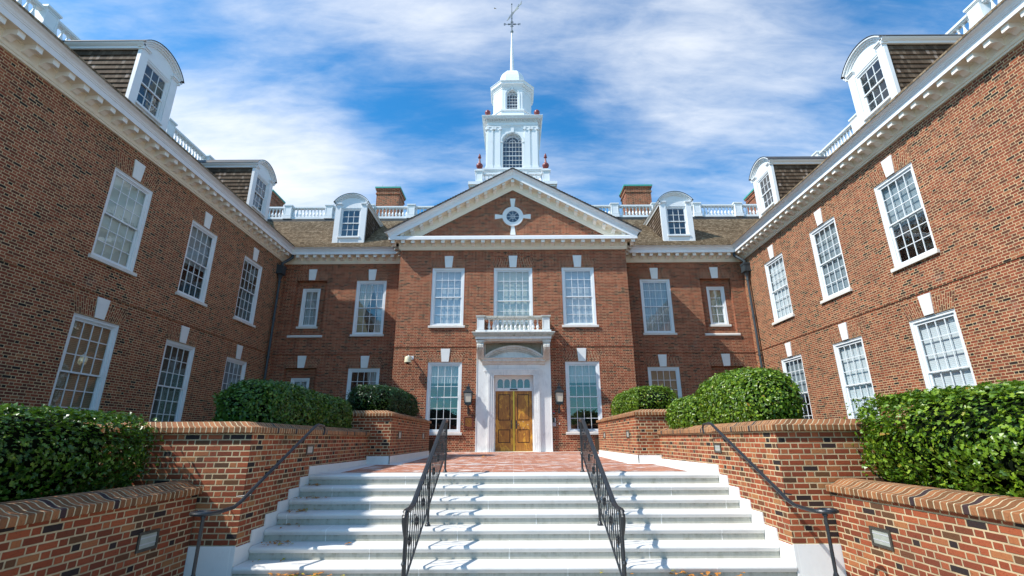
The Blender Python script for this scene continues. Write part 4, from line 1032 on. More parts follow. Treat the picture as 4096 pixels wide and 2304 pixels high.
# ------------------------------------------------------------------ wall-mounted things
def lantern(x, label):
    t = thing('wall_lantern', label, 'lantern', (x, YM, 2.0), group='black lanterns beside the door')
    m = MB()
    m.tube([(0, 0, -.33), (0, -.06, -.33), (0, -.16, -.27), (0, -.26, -.16), (0, -.3, -.05), (0, -.3, .0)], .022, 8, 'iron'); m.box(-.05, .05, -.03, 0, -.42, -.22, 'iron')
    m.lathe([(.02, -.36), (.05, -.32), (.035, -.27), (.05, -.2), (.02, -.14)], (0, -.09, 0), 8, 'iron'); obj('bracket', m, t)
    m = MB(); b, tp = .14, .175; z0, z1 = .03, .45; cy = -.3
    for sx in (-1, 1):
        for sy in (-1, 1): m.tube([(sx*b, cy+sy*b, z0), (sx*tp, cy+sy*tp, z1)], .013, 4, 'iron')
    for z, r in ((z0, b), (z1, tp)):
        m.box(-r-.02, r+.02, cy-r-.02, cy-r+.01, z-.02, z+.02, 'iron'); m.box(-r-.02, r+.02, cy+r-.01, cy+r+.02, z-.02, z+.02, 'iron'); m.box(-r-.02, -r+.01, cy-r+.011, cy+r-.011, z-.02, z+.02, 'iron'); m.box(r-.01, r+.02, cy-r+.011, cy+r-.011, z-.02, z+.02, 'iron')
    m.box(-b, b, cy-b, cy+b, -.055, .008, 'iron'); m.lathe([(.03, -.12), (.1, -.055)], (0, cy, 0), 8, 'iron')
    obj('cage', m, t)
    m = MB(); m.lathe([(.30, .47), (.27, .50), (.14, .60), (.11, .61), (.11, .67), (.14, .68), (.12, .70), (.04, .74), (.02, .78), (.035, .80), (.01, .86)], (0, cy, 0), 4, 'iron', smooth=False, rot=.5); obj('roof', m, t)
    m = MB(); q = .93
    for k in range(4):
        a = k*pi/2; R_ = lambda x_, y_, z_: (x_*cos(a)-y_*sin(a), cy+x_*sin(a)+y_*cos(a), z_)
        m.face((R_(-b*q, -b*q, z0+.02), R_(b*q, -b*q, z0+.02), R_(tp*q, -tp*q, z1-.02), R_(-tp*q, -tp*q, z1-.02)), 'lampglass')
    obj('glass', m, t); return t
lantern(-1.985, 'black wall lantern left of the door, above the dark red plaque')
lantern(1.985, 'black wall lantern right of the door, above the small red alarm')
t = thing('plaque', 'small dark red plaque with gold lettering on brick under the left lantern', 'plaque', (-1.96, YM, 1.22))
m = MB(); m.box(-.18, .18, -.018, 0, -.22, .22, 'rust'); obj('panel', m, t)
m = MB(); m.frame(-.205, .205, -.245, .245, .03, -.035, 0, 'rust'); obj('rim', m, t)
# the lettering in the photo is not legible; short gold strokes of the same line pattern are cut as words
m = MB(); R_ = random.Random(4)
for i in range(11):
    z = .175-i*.035; x = -.145 if i < 10 else -.05
    end = .145 - R_.random()*.02
    while x < end-.01:
        wd = min(.02+R_.random()*.05, end-x); k = x
        while k < x+wd-.006:
            hh = .013+.006*R_.random(); m.box(k, k+.006, -.0225, -.0185, z-hh/2, z+hh/2, 'gold'); m.box(k+.006, k+.0105, -.022, -.0185, z+hh/2-.006-.01*R_.random()*0, z+hh/2, 'gold') if R_.random() < .5 else None; k += .015
        x += wd+.012
obj('lettering', m, t)
t = thing('fire_alarm', 'small red and white fire alarm on brick right of the door surround', 'alarm', (1.755, YM, 1.62))
m = MB(); m.box(-.045, .045, -.05, 0, .005, .07, 'red'); obj('red_top', m, t)
m = MB(); m.box(-.045, .045, -.045, 0, -.075, .005, 'black'); m.box(-.03, .03, -.055, -.045, -.045, -.02, 'grey'); obj('case', m, t)
t = thing('card_reader', 'black card reader above the small grey notice, right of the door', 'card reader', (1.755, YM, 1.30))
m = MB(); m.box(-.05, .03, -.03, 0, -.09, .09, 'black'); obj('case', m, t); m = MB(); m.box(.031, .06, -.028, 0, -.085, .085, 'white'); obj('side_strip', m, t)
t = thing('notice', 'small grey notice plate on the brick below the card reader', 'sign'); t.location = (1.76, YM, 1.115)
m = MB(); m.box(-.07, .07, -.008, 0, -.075, .075, 'grey'); obj('plate', m, t); m = MB()
for i in range(5): m.box(-.05, .05-.02*(i % 2), -.0095, -.0085, .045-i*.022, .052-i*.022, 'leadrod')
obj('text_line', m, t)
t = thing('socket_box', 'tiny white box on the brick between the notice and the window', 'box'); t.location = (1.985, YM, 1.14)
m = MB(); m.box(-.013, .013, -.02, 0, -.04, .04, 'white'); m.box(-.008, .008, -.024, -.02, -.03, -.005, 'grey'); obj('case', m, t)
t = thing('security_camera', 'cream dome security camera on a white arm high on the left brick wall', 'camera', (-4.70, YM, 3.95))
m = MB(); m.tube([(.1, 0, .10), (.06, -.16, .13), (0, -.34, .13), (0, -.36, .08)], .028, 8, 'white'); m.box(.03, .17, -.02, 0, .02, .18, 'white'); obj('arm', m, t)
m = MB(); m.lathe([(.06, .10), (.12, .09), (.145, .05), (.15, -.12), (.165, -.13), (.165, -.17), (.1, -.175)], (0, -.36, 0), 20, 'camcream'); obj('housing', m, t)
m = MB(); m.lathe([(.09, -.175), (.085, -.205), (.05, -.235), (.01, -.245)], (0, -.36, 0), 14, 'black'); obj('lens', m, t)
t = thing('ceiling_lamp', 'cream drum ceiling lamp seen through the lower window nearest on the left', 'lamp', (-12.07, 13.28, 2.72))
m = MB(); m.lathe([(.11, -.09), (.125, -.085), (.12, .07), (.11, .08)], (0, 0, 0), 20, 'ceil_lamp', sx=.3); obj('lamp_shade', m, t)
m = MB(); m.lathe([(.06, .08), (.06, .11), (.02, .12), (.02, .18)], (0, 0, 0), 12, 'white', sx=.3); obj('fitting', m, t)

# ------------------------------------------------------------------ steps, plaza, ground
g = MB(); g.box(-400, 400, -300, 600, -1.4, -1.225, 'gravel'); obj('ground', g, None, kind='structure')
st = thing('stone_staircase', 'broad flight of white marble steps leading up between brick planter walls', 'steps')
NY = [9.105, 8.765, 8.41, 8.055, 7.70, 7.335, 6.965]; NZ = [-.085, -.25, -.41, -.572, -.735, -.897, -1.06]
SXW = 3.655
for i in range(7):
    y, z = NY[i], NZ[i]; back = NY[i-1]+.03 if i else 9.66
    zb = NZ[i+1] if i < 6 else -1.225
    m = MB(); r = .042; prof = [(back, z)]
    prof += [(y+r, z)]+[(y+r-r*sin(t*pi/6), z-r+r*cos(t*pi/6)) for t in range(1, 6)]+[(y, z-r)]+[(y+.004, z-r-.012), (y+.014, z-r-.026), (y+.016, z-r-.036), (y+.026, z-r-.038)]
    x0, x1 = -SXW, SXW
    for (a, b) in zip(prof, prof[1:]):
        m.face(((x0, a[0], a[1]), (x1, a[0], a[1]), (x1, b[0], b[1]), (x0, b[0], b[1])), 'tread', ((x0+i*1.17, a[0]), (x1+i*1.17, a[0]), (x1+i*1.17, b[0]), (x0+i*1.17, b[0])), smooth=True)
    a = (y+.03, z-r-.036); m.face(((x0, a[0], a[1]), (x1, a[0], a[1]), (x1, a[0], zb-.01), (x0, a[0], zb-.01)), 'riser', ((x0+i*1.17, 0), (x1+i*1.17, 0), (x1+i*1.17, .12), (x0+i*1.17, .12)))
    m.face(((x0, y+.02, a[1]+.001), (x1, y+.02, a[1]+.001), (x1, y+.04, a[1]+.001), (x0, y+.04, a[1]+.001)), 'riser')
    obj('step', m, st)
# plaza sheets (gentle slope up to the door)
def zp(y): return -.087+(y-9.65)*.087/11.85
def sheet(m, x0, x1, y0, y1, dz, mat):
    n = 6
    for k in range(n):
        a = y0+(y1-y0)*k/n; b = y0+(y1-y0)*(k+1)/n
        m.face(((x0, a, zp(a)+dz), (x1, a, zp(a)+dz), (x1, b, zp(b)+dz), (x0, b, zp(b)+dz)), mat)
m = MB(); sheet(m, -3.7, 3.7, 9.655, 21.5, 0, 'band'); sheet(m, -5.5, -3.7, 18.3, 21.5, 0, 'band'); sheet(m, 3.7, 5.5, 18.3, 21.5, 0, 'band'); obj('pavement_border', m, None, kind='structure')
m = MB(); sheet(m, -3.31, 3.31, 9.70, 12.17, .004, 'paver'); sheet(m, -2.77, 2.77, 12.36, 18.15, .004, 'paver'); sheet(m, -4.6, 4.6, 18.38, 21.12, .004, 'paver'); obj('brick_pavement', m, None, kind='structure')

# ------------------------------------------------------------------ planter walls
def cop(z, w=.36): return [(0.0, z-.105), (.045, z-.105), (.052, z-.095), (.052, z-.03), (.04, z-.02), (-.03, z-.010), (-.08, z+.008), (-.13, z+.040), (-.18, z+.056), (-w+.04, z+.064), (-w, z+.06), (-w, z-.105)]
Z1, Z2, Z0 = .715, 1.185, -.075
for s in (-1, 1):
    side = 'left' if s < 0 else 'right'
    def bw(m, x0, x1, y0, y1, z0, z1, mat='brick_planter'): m.box(min(s*x0, s*x1), max(s*x0, s*x1), y0, y1, z0, z1, mat)
    # block one
    t = thing('planter_wall', '%s brick planter wall beside the steps, carrying the sloping handrail' % side, 'wall', (s*3.68, 7.0, -1.225), group='brick planter walls')
    off = Vector((-s*3.68, -7.0, 1.225))
    def part(nm, mb, tt=t, o_=None): 
        o = obj(nm, mb, tt, tuple(off if o_ is None else o_)); return o
    m = MB(); bw(m, 3.68, 4.03, 7.0, 12.75, -1.2, Z1-.10); bw(m, 4.03, 12, 7.0, 7.35, -1.2, Z1-.10); part('wall', m)
    m = MB(); path = [(12, 7.0), (3.68, 7.0), (3.68, 12.72)] if s > 0 else [(-3.68, 12.72), (-3.68, 7.0), (-12, 7.0)]
    # outward normal is (dy,-dx)
    path = path if s < 0 else path
    pr = cop(Z1)
    if s > 0: path = [(3.68, 12.72), (3.68, 7.0), (12, 7.0)]; pr = [(-p, z) for p, z in pr]
    else: path = [(-3.68, 12.72), (-3.68, 7.0), (-12, 7.0)]
    m.sweep([(p if s > 0 else p, z) for p, z in (pr if s > 0 else pr)], path, 'coping', uvrows=True) if False else None
    # direction test: for s<0, path heading -y: n=(dy,-dx)=(-1,0)*... so flip sign where needed
    q = cop(Z1); d0 = (path[1][0]-path[0][0], path[1][1]-path[0][1]); nrm = d0[1]; want = -s
    sg = 1 if (nrm > 0) == (want > 0) else -1
    m.sweep([(sg*p, z) for p, z in q], path, 'coping', uvrows=True); part('coping', m)
    # stepped marble base
    poly = [(6.985, -1.2), (6.985, -.82)]
    tops = [(7.37, -.84), (7.37, -.69), (7.715, -.69), (7.715, -.535), (8.065, -.535), (8.065, -.405), (8.40, -.405), (8.40, -.255), (8.785, -.255), (8.785, -.10), (9.125, -.10), (9.125, .06), (12.735, .035)]
    poly = [(6.985, -1.2), (6.985, -.835)]+tops[0:1]+tops[1:]+[(12.735, -.2), (9.6, -.3), (7.3, -1.2)]
    m = MB(); xs_ = (s*3.684, s*3.662)
    m.prism(poly, 'x', min(xs_), max(xs_), 'band'); bw(m, 3.665, 12, 6.98, 6.998, -1.2, -.82, 'band'); part('stone_base', m)
    # block two
    t2 = thing('planter_wall', 'tall %s brick planter wall beside the plaza, nearest the building' % side, 'wall', (s*3.12, 12.6, -.06), group='brick planter walls')
    o2 = Vector((-s*3.12, -12.6, .06))
    m = MB(); bw(m, 3.12, 3.47, 12.6, 18.35, -.2, Z2-.10); bw(m, 3.47, 5.3, 12.6, 12.95, -.2, Z2-.10); bw(m, 3.47, 5.3, 18.0, 18.35, -.2, Z2-.10); part('wall', m, t2, o2)
    path = [(s*5.3, 18.35), (s*3.12, 18.35), (s*3.12, 12.6), (s*5.3, 12.6)]
    m = MB(); d0 = (path[2][0]-path[1][0], path[2][1]-path[1][1]); sg = 1 if (d0[1] > 0) == (want > 0) else -1
    m.sweep([(sg*p, z) for p, z in cop(Z2)], path, 'coping', uvrows=True); part('coping', m, t2, o2)
    m = MB(); bw(m, 3.10, 3.118, 12.58, 18.37, -.2, .12, 'band'); bw(m, 3.10, 5.3, 12.58, 12.598, -.2, .12, 'band'); part('stone_base', m, t2, o2)
    # low wall towards the camera
    t3 = thing('planter_wall', 'low %s brick planter wall running forward from the foot of the steps' % side, 'wall', (s*4.28, 6.98, -1.225), group='brick planter walls')
    o3 = Vector((-s*4.28, -6.98, 1.225))
    m = MB(); bw(m, 4.28, 4.62, .5, 6.97, -1.22, Z0-.10); part('wall', m, t3, o3)
    path = [(s*4.28, .5), (s*4.28, 6.978)]; m = MB(); sg = 1 if (1 > 0) == (want > 0) else -1
    m.sweep([(sg*p, z) for p, z in cop(Z0)], path, 'coping', uvrows=True); part('coping', m, t3, o3)
    # soil
    m = MB(); bw(m, 4.03, 11.9, 7.35, 12.6, -.5, .52, 'soil'); bw(m, 3.47, 11.9, 12.95, 23.3, -.5, .50, 'soil'); bw(m, 4.62, 11.9, .5, 7.0, -1.2, -.22, 'soil'); bw(m, 3.47, 5.3, 12.95, 18.0, .52, .98, 'soil')
    obj('planting_bed', m, None, kind='structure')

# recessed step lights in the planter walls
def steplight(x, y, z, s, w, h, label):
    t = thing('step_light', label, 'light', (x, y, z), group='recessed step lights')
    m = MB(); fx = -s*.016
    def bb(y0, y1, z0, z1, x0, x1, mt): m.box(min(x0, x1), max(x0, x1), y0, y1, z0, z1, mt)
    e = .03
    bb(-w, -w+e, -h, h, 0, fx, 'bronze'); bb(w-e, w, -h, h, 0, fx, 'bronze'); bb(-w+e, w-e, h-e, h, 0, fx, 'bronze'); bb(-w+e, w-e, -h, -h+e, 0, fx, 'bronze'); obj('bezel', m, t)
    m = MB(); bb(-w+e, w-e, -h+e, h-e, 0, fx*.35, 'lens')
    for zz in (-.3, .35): bb(-w+e, w-e, zz*h-.006, zz*h+.006, fx*.36, fx*.5, 'grey')
    obj('lens', m, t)
for s in (-1, 1):
    sd = 'left' if s < 0 else 'right'
    steplight(s*4.28, 6.17, -.60, s, .165, .105, 'large recessed step light in the low %s brick wall' % sd)
    steplight(s*3.68, 9.05, .345, s, .15, .085, 'recessed step light in the %s brick wall beside the handrail' % sd)
    steplight(s*3.12, 13.6, .63, s, .17, .10, 'nearer recessed light in the tall %s plaza wall' % sd)
    steplight(s*3.12, 17.1, .63, s, .17, .10, 'farther recessed light in the tall %s plaza wall' % sd)

# ------------------------------------------------------------------ railings
def centre_rail(x, label):
    t = thing('stair_railing', label, 'railing', (x, 6.35, -1.225), group='wrought iron stair railings')
    off = (-x, -6.35, 1.225)
    def zt(y): return -.325+(y-6.71)*.446
    m = MB()
    pts = [(x, 6.27, -.47), (x, 6.25, -.38), (x, 6.29, -.325), (x, 6.36, -.315), (x, 6.60, -.318), (x, 6.71, -.30), (x, 6.78, -.28), (x, 9.28, .84), (x, 9.38, .865), (x, 9.62, .86), (x, 9.70, .84), (x, 9.70, .74)]
    # moulded handrail: wide flat top
    m.tube(pts, [.018, .026]+[.026]*8+[.022, .012], 8, 'iron'); m.tube([(p[0], p[1], p[2]-.028) for p in pts[2:10]], .014, 6, 'iron')
    for dx in (-.021, .021): m.tube([(p[0]+dx, p[1], p[2]+.004) for p in pts[2:10]], .016, 6, 'rail_top')
    m.tube([(x, 6.27, -.35), (x, 6.275, -.42), (x, 6.30, -.52), (x, 6.33, -.60)], [.034, .04, .03, .018], 8, 'iron')
    obj('handrail', m, t, off)
    m = MB()
    zb = lambda y: -1.085+.425*(y-6.5)
    m.tube([(x, 6.36, -1.14), (x, 6.5, -1.085), (x, 9.45, zb(9.45)), (x, 9.65, .24)], .014, 6, 'iron'); obj('bottom_rail', m, t, off)
    for y, z0, z1 in ((6.35, -1.225, -.32), (7.94, -.735, .22), (9.655, -.087, .84)):
        m = MB(); m.tube([(x, y, z0), (x, y, z1)], .020, 8, 'iron'); m.lathe([(.045, 0), (.045, .015), (.03, .03), (.028, .05), (.02, .06)], (x, y, z0), 10, 'iron')
        m.lathe([(.02, -.03), (.034, 0), (.02, .03)], (x, y, z0+.33), 8, 'iron'); obj('post', m, t, off)
    n = 23
    for i in range(n):
        y = 6.47+i*(9.58-6.47)/(n-1)
        if abs(y-7.94) < .03: continue
        z0 = zb(y) if y < 9.45 else zb(9.45)+(y-9.45)*.3; z1 = zt(y)-.03 if y < 9.3 else .83
        z1 = max(z1, -.35) if y < 6.75 else z1
        m = MB(); m.tube([(x, y, z0), (x, y, z1)], .0085, 5, 'iron')
        zc = (z0+z1)/2
        if i % 3 == 1:
            for k in range(4):
                a = k*pi/2; m.tube([(x, y, zc-.075), (x+.014*cos(a), y+.022*sin(a), zc-.03), (x+.016*cos(a+.8), y+.025*sin(a+.8), zc+.03), (x, y, zc+.075)], .0055, 4, 'iron')
            m.lathe([(.01, -.02), (.026, 0), (.01, .02)], (x, y, zc), 6, 'iron')
        else:
            m.lathe([(.008, -.015), (.015, 0), (.008, .015)], (x, y, zc+.16), 6, 'iron')
        obj('baluster', m, t, off)
    return t
centre_rail(-1.305, 'left of the two freestanding black iron railings on the steps')
centre_rail(1.305, 'right of the two freestanding black iron railings on the steps')
for s in (-1, 1):
    sd = 'left' if s < 0 else 'right'
    x = s*3.49; t = thing('wall_handrail', 'black iron handrail ending in a flat scroll, fixed to the %s planter wall' % sd, 'handrail', (x, 6.0, -1.225), group='wall handrails')
    off = (-x, -6.0, 1.225); m = MB()
    pts = [(x, 9.13, .60), (x, 9.17, .70), (x, 9.10, .755), (x, 8.84, .77), (x, 8.72, .745), (x, 6.80, -.145), (x, 6.62, -.235), (x, 6.46, -.285), (x, 6.2, -.295)]
    sp = []
    for k in range(22):
        a = k/21*2*pi*1.35; r = .145*(1-k/21*.72); sp.append((x+s*(.145-r*cos(a)) - s*.0, 6.08-r*sin(a), -.295))
    m.tube(pts+sp, [.018]*2+[.024]*(len(pts)-2)+[.024-.010*k/21 for k in range(22)], 8, 'iron'); obj('handrail', m, t, off)
    m = MB(); m.tube([(x+s*.08, 6.0, -.30), (x+s*.08, 6.0, -1.225)], .02, 8, 'iron'); m.lathe([(.02, -.04), (.034, 0), (.02, .04)], (x+s*.08, 6.0, -.95), 8, 'iron'); m.lathe([(.03, 0), (.03, .01), (.02, .04)], (x+s*.08, 6.0, -.34), 8, 'iron'); obj('post', m, t, off)
    m = MB()
    for y in (8.35, 7.5, 6.85):
        z = -.145+(y-6.80)*.4635; m.tube([(x, y, z-.02), (x, y, z-.06), (s*3.68, y, z-.08)], .010, 6, 'iron'); 
    obj('bracket', m, t, off)

# ------------------------------------------------------------------ hedges
def hedge(name, label, c, half, n, leaf, mat, zbase, seed, p=3.2, bump=.10, depth=.16, droop=0., group=None):
    R = random.Random(seed); cx, cy, cz = c; hx, hy, hz = half
    ph = [R.random()*6.28 for _ in range(12)]
    def radius(d):
        r = (abs(d[0])**p+abs(d[1])**p+abs(d[2])**p)**(-1/p)
        b = sum(sin(ph[i]+(3+i*1.1)*(d[0]*(i % 3+1)*.6+d[1]*(i % 2+1)*.9+d[2]*.8)) for i in range(6))/6
        return r*(1+bump*b)
    t = thing(name, label, 'hedge', (cx, cy, zbase), group=group)
    def P(d, k=1.):
        r = radius(d)*k; q = Vector((cx+hx*d[0]*r, cy+hy*d[1]*r, cz+hz*d[2]*r)); q.z -= droop*(q.y-(cy-hy))*(1 if q.z > cz else 0)
        return q
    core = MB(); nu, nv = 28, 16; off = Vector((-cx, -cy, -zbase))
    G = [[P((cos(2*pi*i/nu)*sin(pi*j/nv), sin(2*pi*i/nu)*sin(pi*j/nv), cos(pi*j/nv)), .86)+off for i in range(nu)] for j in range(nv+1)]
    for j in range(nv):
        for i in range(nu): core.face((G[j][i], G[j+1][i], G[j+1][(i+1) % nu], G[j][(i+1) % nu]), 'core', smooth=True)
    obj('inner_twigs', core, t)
    vs, fs = [], []
    # sample by area: pick random points on box-like surface via rejection on direction
    S = [hy*hz, hx*hz, hx*hy]; tot = sum(S)
    for _ in range(n):
        k = R.random()*tot; ax = 0 if k < S[0] else (1 if k < S[0]+S[1] else 2)
        d = [R.uniform(-1, 1), R.uniform(-1, 1), R.uniform(-1, 1)]; d[ax] = 1. if R.random() < .5 else -1.
        if ax == 2 and d[2] < 0 and R.random() < .8: continue
        if d[2] < -.55 and R.random() < .3: continue
        l = sqrt(sum(q*q for q in d)); dn = [q/l for q in d]
        jit = 1-abs(R.gauss(0, 1))*depth*.45+R.random()*.035 if R.random() > .07 else 1+R.random()*.085
        q = P(dn, jit)+off
        nrm = Vector((dn[0]/hx, dn[1]/hy, dn[2]/hz)); nrm.normalize()
        nrm = (nrm+Vector((R.gauss(0, .55), R.gauss(0, .55), R.gauss(0, .45)+.25))).normalized()
        tan = nrm.cross(Vector((R.gauss(0, 1), R.gauss(0, 1), R.gauss(0, 1)))).normalized(); bit = nrm.cross(tan)
        L = leaf*(.7+.6*R.random()); w_ = L*.40; fold = nrm*L*.13
        i0 = len(vs)
        vs += [q-tan*L*.5, q-tan*L*.26+bit*w_*1.1+fold, q-tan*L*.02+bit*w_*.42+fold*.5, q+tan*L*.22+bit*w_*1.0+fold, q+tan*L*.62-fold*.4, q+tan*L*.22-bit*w_*1.0+fold, q-tan*L*.02-bit*w_*.42+fold*.5, q-tan*L*.26-bit*w_*1.1+fold, q]
        m8 = i0+8
        fs += [(i0, i0+1, i0+2, m8), (m8, i0+2, i0+3, i0+4), (i0, m8, i0+6, i0+7), (m8, i0+4, i0+5, i0+6)]
    me = bpy.data.meshes.new('leaves'); me.from_pydata([tuple(v) for v in vs], [], fs); me.materials.append(M[mat]); me.update()
    obj('leaves', me, t)
    return t
HG = 'clipped holly hedges'
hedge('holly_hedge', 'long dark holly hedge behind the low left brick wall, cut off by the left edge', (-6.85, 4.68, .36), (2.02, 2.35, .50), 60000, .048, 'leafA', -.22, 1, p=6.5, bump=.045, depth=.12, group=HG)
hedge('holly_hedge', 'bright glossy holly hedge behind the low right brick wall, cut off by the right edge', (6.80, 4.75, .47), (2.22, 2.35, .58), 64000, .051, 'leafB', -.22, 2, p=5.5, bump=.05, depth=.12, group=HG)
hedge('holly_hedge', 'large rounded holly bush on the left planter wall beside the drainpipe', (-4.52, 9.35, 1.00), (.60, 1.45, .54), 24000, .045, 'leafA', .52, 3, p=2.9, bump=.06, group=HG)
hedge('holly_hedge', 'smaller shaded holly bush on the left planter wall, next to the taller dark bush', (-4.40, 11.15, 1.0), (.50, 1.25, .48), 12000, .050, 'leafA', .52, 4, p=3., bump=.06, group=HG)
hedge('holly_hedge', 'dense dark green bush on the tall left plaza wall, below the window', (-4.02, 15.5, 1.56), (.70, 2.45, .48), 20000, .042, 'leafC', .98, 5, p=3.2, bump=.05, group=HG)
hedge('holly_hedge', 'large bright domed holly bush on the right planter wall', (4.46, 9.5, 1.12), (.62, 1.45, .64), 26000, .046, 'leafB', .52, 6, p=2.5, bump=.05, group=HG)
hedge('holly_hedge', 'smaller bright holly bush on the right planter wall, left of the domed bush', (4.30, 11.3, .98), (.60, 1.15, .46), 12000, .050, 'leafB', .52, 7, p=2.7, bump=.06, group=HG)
hedge('holly_hedge', 'rounded green bush on the tall right plaza wall, below the window', (3.98, 15.3, 1.50), (.68, 2.3, .48), 18000, .042, 'leafB', .98, 8, p=2.8, bump=.06, group=HG)

# fallen leaves and one leaf in the air
def leafshape(m, c, L, rz, tilt, mat):
    P = [(-.5, 0), (-.2, .25), (.15, .28), (.5, 0), (.15, -.28), (-.2, -.25)]
    m.face([(c[0]+L*(a*cos(rz)-b*sin(rz)), c[1]+L*(a*sin(rz)+b*cos(rz)), c[2]+L*(.5+a)*tilt+L*abs(b)*.5) for a, b in P], mat)
m = MB(); R_ = random.Random(11)
for k in range(260):
    cl = R_.choice([(-2.75, 6.90, -1.22, .22, .05), (1.45+.9, 6.90, -1.22, .3, .05), (-3.4, 7.5, -.897, .16, .12), (-3.45, 8.2, -.572, .12, .12), (-3.3, 8.5, -.41, .14, .08), (-3.5, 8.95, -.25, .08, .08)])
    x = cl[0]+R_.gauss(0, cl[3]); y = cl[1]+R_.gauss(0, cl[4])
    if abs(x) > 3.62: continue
    z = -1.222
    for yy, zz in zip(NY, NZ):
        if y > yy+.02: z = zz; break
    if cl[0] in (-2.75, 2.35): y = min(y, 6.95); z = -1.222
    leafshape(m, (x, y, z+.004+R_.random()*(.09 if z < -1.2 else .012)), (.035 if z > -1.2 else .06)+.035*R_.random(), R_.random()*6.3, R_.random()*.3, 'dryleaf' if R_.random() < .8 else 'yleaf')
obj('fallen_leaves', m, None, kind='stuff', label='scattered brown fallen leaves on the marble steps', category='leaves')
for (x, y, z) in ((-2.33, 7.45, -.895), ):
    m = MB(); leafshape(m, (0, 0, .005), .11, .4, .15, 'dryleaf'); obj('dry_leaf', m, None, (x, y, z), label='single curled brown leaf lying on the second lowest step', category='leaf')
m = MB(); leafshape(m, (0, 0, .006), .16, .9, .3, 'dryleaf'); obj('dry_leaf', m, None, (-.95, 15.8, zp(15.8)+.005), label='pale dry leaf lying on the brick plaza before the door', category='leaf')
m = MB(); leafshape(m, (0, 0, 0), .11, -.9, -.9, 'yleaf'); obj('falling_leaf', m, None, (-.439, 10, 11.69), label='yellow green leaf drifting in the sky beside the weather vane', category='leaf')

# ------------------------------------------------------------------ trees across the lawn behind the viewer (seen only mirrored in the glass)
def tree(x, y, h, r, seed):
    R = random.Random(seed); t = thing('shade_tree', 'broad leafy tree reflected in the ground floor windows', 'tree', (x, y, -1.225), group='trees across the lawn')
    m = MB(); m.tube([(0, 0, 0), (.1, 0, h*.25), (0, .1, h*.5), (0, 0, h*.8)], [.35, .28, .2, .05], 8, 'stem'); obj('trunk', m, t)
    vs, fs = [], []
    for k in range(2600):
        a = R.random()*6.283; u = R.uniform(-1, 1); q = R.random()**.4
        c_ = Vector((r*q*sqrt(1-u*u)*cos(a), r*q*sqrt(1-u*u)*sin(a), h*.62+h*.38*q*u*(1+.2*sin(5*a))))
        d1 = Vector((R.gauss(0, 1), R.gauss(0, 1), R.gauss(0, 1))).normalized()*.35; d2 = d1.cross(Vector((R.gauss(0, 1), R.gauss(0, 1), R.gauss(0, 1)))).normalized()*.3
        i = len(vs); vs += [c_-d1, c_+d2, c_+d1, c_-d2]; fs.append((i, i+1, i+2, i+3))
    me = bpy.data.meshes.new('crown'); me.from_pydata([tuple(v) for v in vs], [], fs); me.materials.append(M['leafA']); me.update(); obj('crown', me, t)
for i, (x, y, h, r) in enumerate(((-50, -112, 10, 8), (-30, -120, 9, 7), (-12, -116, 9.5, 7), (8, -118, 8.5, 7), (27, -113, 10, 8), (48, -120, 9.5, 8))): tree(x, y, h, r, 40+i)

# ------------------------------------------------------------------ light, sky, camera
sd = Vector((1, .40, -1.19)).normalized()
sun = bpy.data.lights.new('sun', 'SUN'); sun.energy = 4.6; sun.angle = radians(.5); sun.color = (1., .955, .89)
so = bpy.data.objects.new('sun', sun); COL.objects.link(so); sun.angle = radians(.6); so.rotation_euler = sd.to_track_quat('-Z', 'Y').to_euler()
elev = math.asin(-sd.z); toward = -sd
W = bpy.data.worlds.new('World'); SC.world = W; W.use_nodes = True; nt = W.node_tree; nt.nodes.clear(); T = NT(nt)
sky = T.n('ShaderNodeTexSky', sky_type='NISHITA'); sky.sun_disc = False; sky.sun_elevation = elev
sky.sun_rotation = atan2(toward.x, toward.y); sky.air_density = 1.; sky.dust_density = .4; sky.ozone_density = 1.6
hs = T.n('ShaderNodeHueSaturation'); hs.inputs['Saturation'].default_value = 1.18; hs.inputs['Value'].default_value = 1.15; T.lk(sky.outputs[0], hs.inputs['Color'])
tc = T.n('ShaderNodeTexCoord').outputs['Generated']
sp = T.n('ShaderNodeSeparateXYZ'); T.lk(tc, sp.inputs[0])
zz = T.m('MAXIMUM', sp.outputs[2], .06)
zq = T.m('ADD', zz, .25)
cv = T.n('ShaderNodeCombineXYZ'); T.lk(T.m('DIVIDE', sp.outputs[0], zq), cv.inputs[0]); T.lk(T.m('DIVIDE', sp.outputs[1], zq), cv.inputs[1])
mp = T.n('ShaderNodeMapping'); T.lk(cv.outputs[0], mp.inputs[0]); mp.inputs['Rotation'].default_value = (0, 0, radians(-35)); mp.inputs['Scale'].default_value = (1., 2.1, 1.)
n1 = T.noise(mp.outputs[0], 2.4, 9, .58, .25)
n2 = T.noise(cv.outputs[0], 1.1, 3, .5, .2)
mp3 = T.n('ShaderNodeMapping'); T.lk(cv.outputs[0], mp3.inputs[0]); mp3.inputs['Rotation'].default_value = (0, 0, radians(-35)); mp3.inputs['Scale'].default_value = (2.2, 7.5, 1.)
n3 = T.noise(mp3.outputs[0], 3.2, 8, .62, .35)
def lobe(d, power, amt):
    v = Vector(d).normalized(); x = T.n('ShaderNodeVectorMath', operation='DOT_PRODUCT'); T.lk(tc, x.inputs[0]); x.inputs[1].default_value = v
    return T.m('MULTIPLY', T.m('POWER', T.m('MAXIMUM', x.outputs['Value'], 0.), power), amt)
cl = T.m('ADD', T.m('MULTIPLY', n1, 1.15), T.m('MULTIPLY', n2, .22))
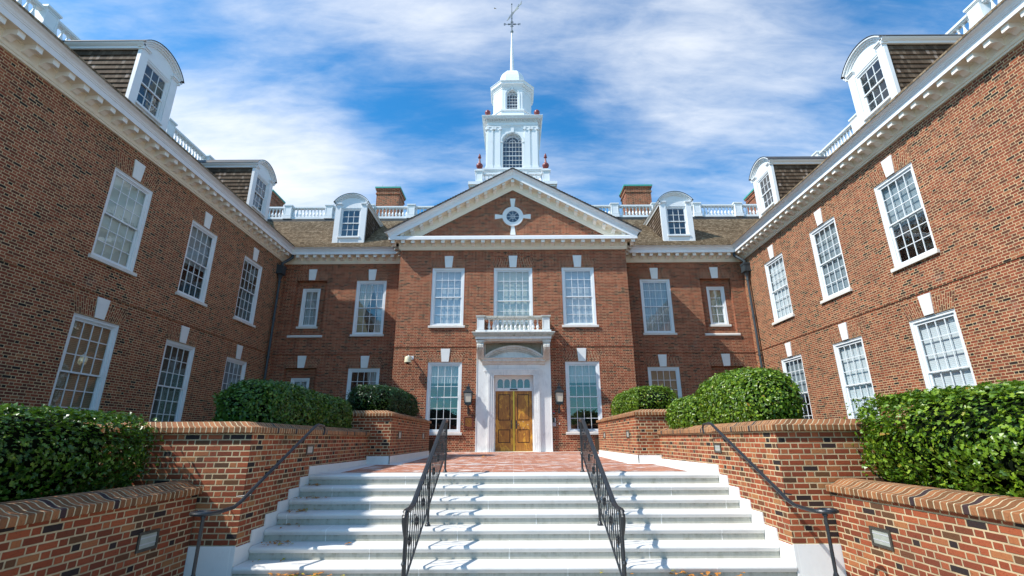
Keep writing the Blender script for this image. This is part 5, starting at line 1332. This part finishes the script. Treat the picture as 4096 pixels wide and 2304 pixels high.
CLOUD_LOBES = [((-0.502, 0.703, 0.504), 90, 0.38), ((-0.370, 0.791, 0.487), 90, 0.34), ((-0.576, 0.692, 0.435), 60, 0.30), ((-0.193, 0.677, 0.710), 90, 0.26), ((-0.082, 0.739, 0.669), 140, 0.12), ((-0.384, 0.636, 0.669), 80, 0.20), ((-0.506, 0.642, 0.576), 200, -0.22), ((-0.420, 0.695, 0.584), 200, -0.26), ((-0.320, 0.688, 0.651), 160, -0.30), ((-0.234, 0.756, 0.611), 200, -0.28), ((-0.133, 0.794, 0.594), 200, -0.22), ((0.253, 0.687, 0.681), 50, 0.26), ((0.427, 0.694, 0.580), 60, 0.18), ((0.111, 0.801, 0.588), 260, -0.24), ((0.213, 0.822, 0.528), 260, -0.18), ((0.396, 0.757, 0.519), 260, -0.12), ((0.584, 0.552, 0.595), 70, -0.22), ((0.522, 0.718, 0.459), 120, 0.12), ((-0.573, 0.560, 0.598), 120, -0.10), ]
for d, p_, a_ in CLOUD_LOBES: cl = T.m('ADD', cl, lobe(d, p_, a_))
cf = T.smooth(T.m('ADD', cl, T.m('MULTIPLY', T.m('SUBTRACT', n3, .5), .52)), .36, 1.50)
blue = T.mix(1., hs.outputs[0], (.46, 1.34, 1.60, 1), 'MULTIPLY')
col = T.mix(T.m('MULTIPLY', cf, .94), blue, (8.3, 8.6, 9.0, 1))
bg = T.n('ShaderNodeBackground'); T.lk(col, bg.inputs[0]); bg.inputs[1].default_value = .098
wo = T.n('ShaderNodeOutputWorld'); T.lk(bg.outputs[0], wo.inputs[0])

cam = bpy.data.cameras.new('camera'); co = bpy.data.objects.new('camera', cam); COL.objects.link(co)
cam.sensor_width = 36; cam.lens = 36*1196.7/2576; cam.clip_end = 3000; cam.clip_start = .05
co.matrix_world = Matrix.Translation((.012, 0, .5107)) @ Matrix.Rotation(.0031, 4, 'Z') @ Matrix.Rotation(pi/2+.3078, 4, 'X') @ Matrix.Rotation(-.0043, 4, 'Z')
SC.camera = co
SC.render.engine = 'CYCLES'; SC.render.resolution_x = 1024; SC.render.resolution_y = 576
SC.view_settings.view_transform = 'Standard'; SC.view_settings.look = 'None'; SC.view_settings.exposure = .42; SC.view_settings.gamma = 1
SC.cycles.max_bounces = 8; SC.cycles.transparent_max_bounces = 12; SC.cycles.caustics_reflective = False; SC.cycles.caustics_refractive = False
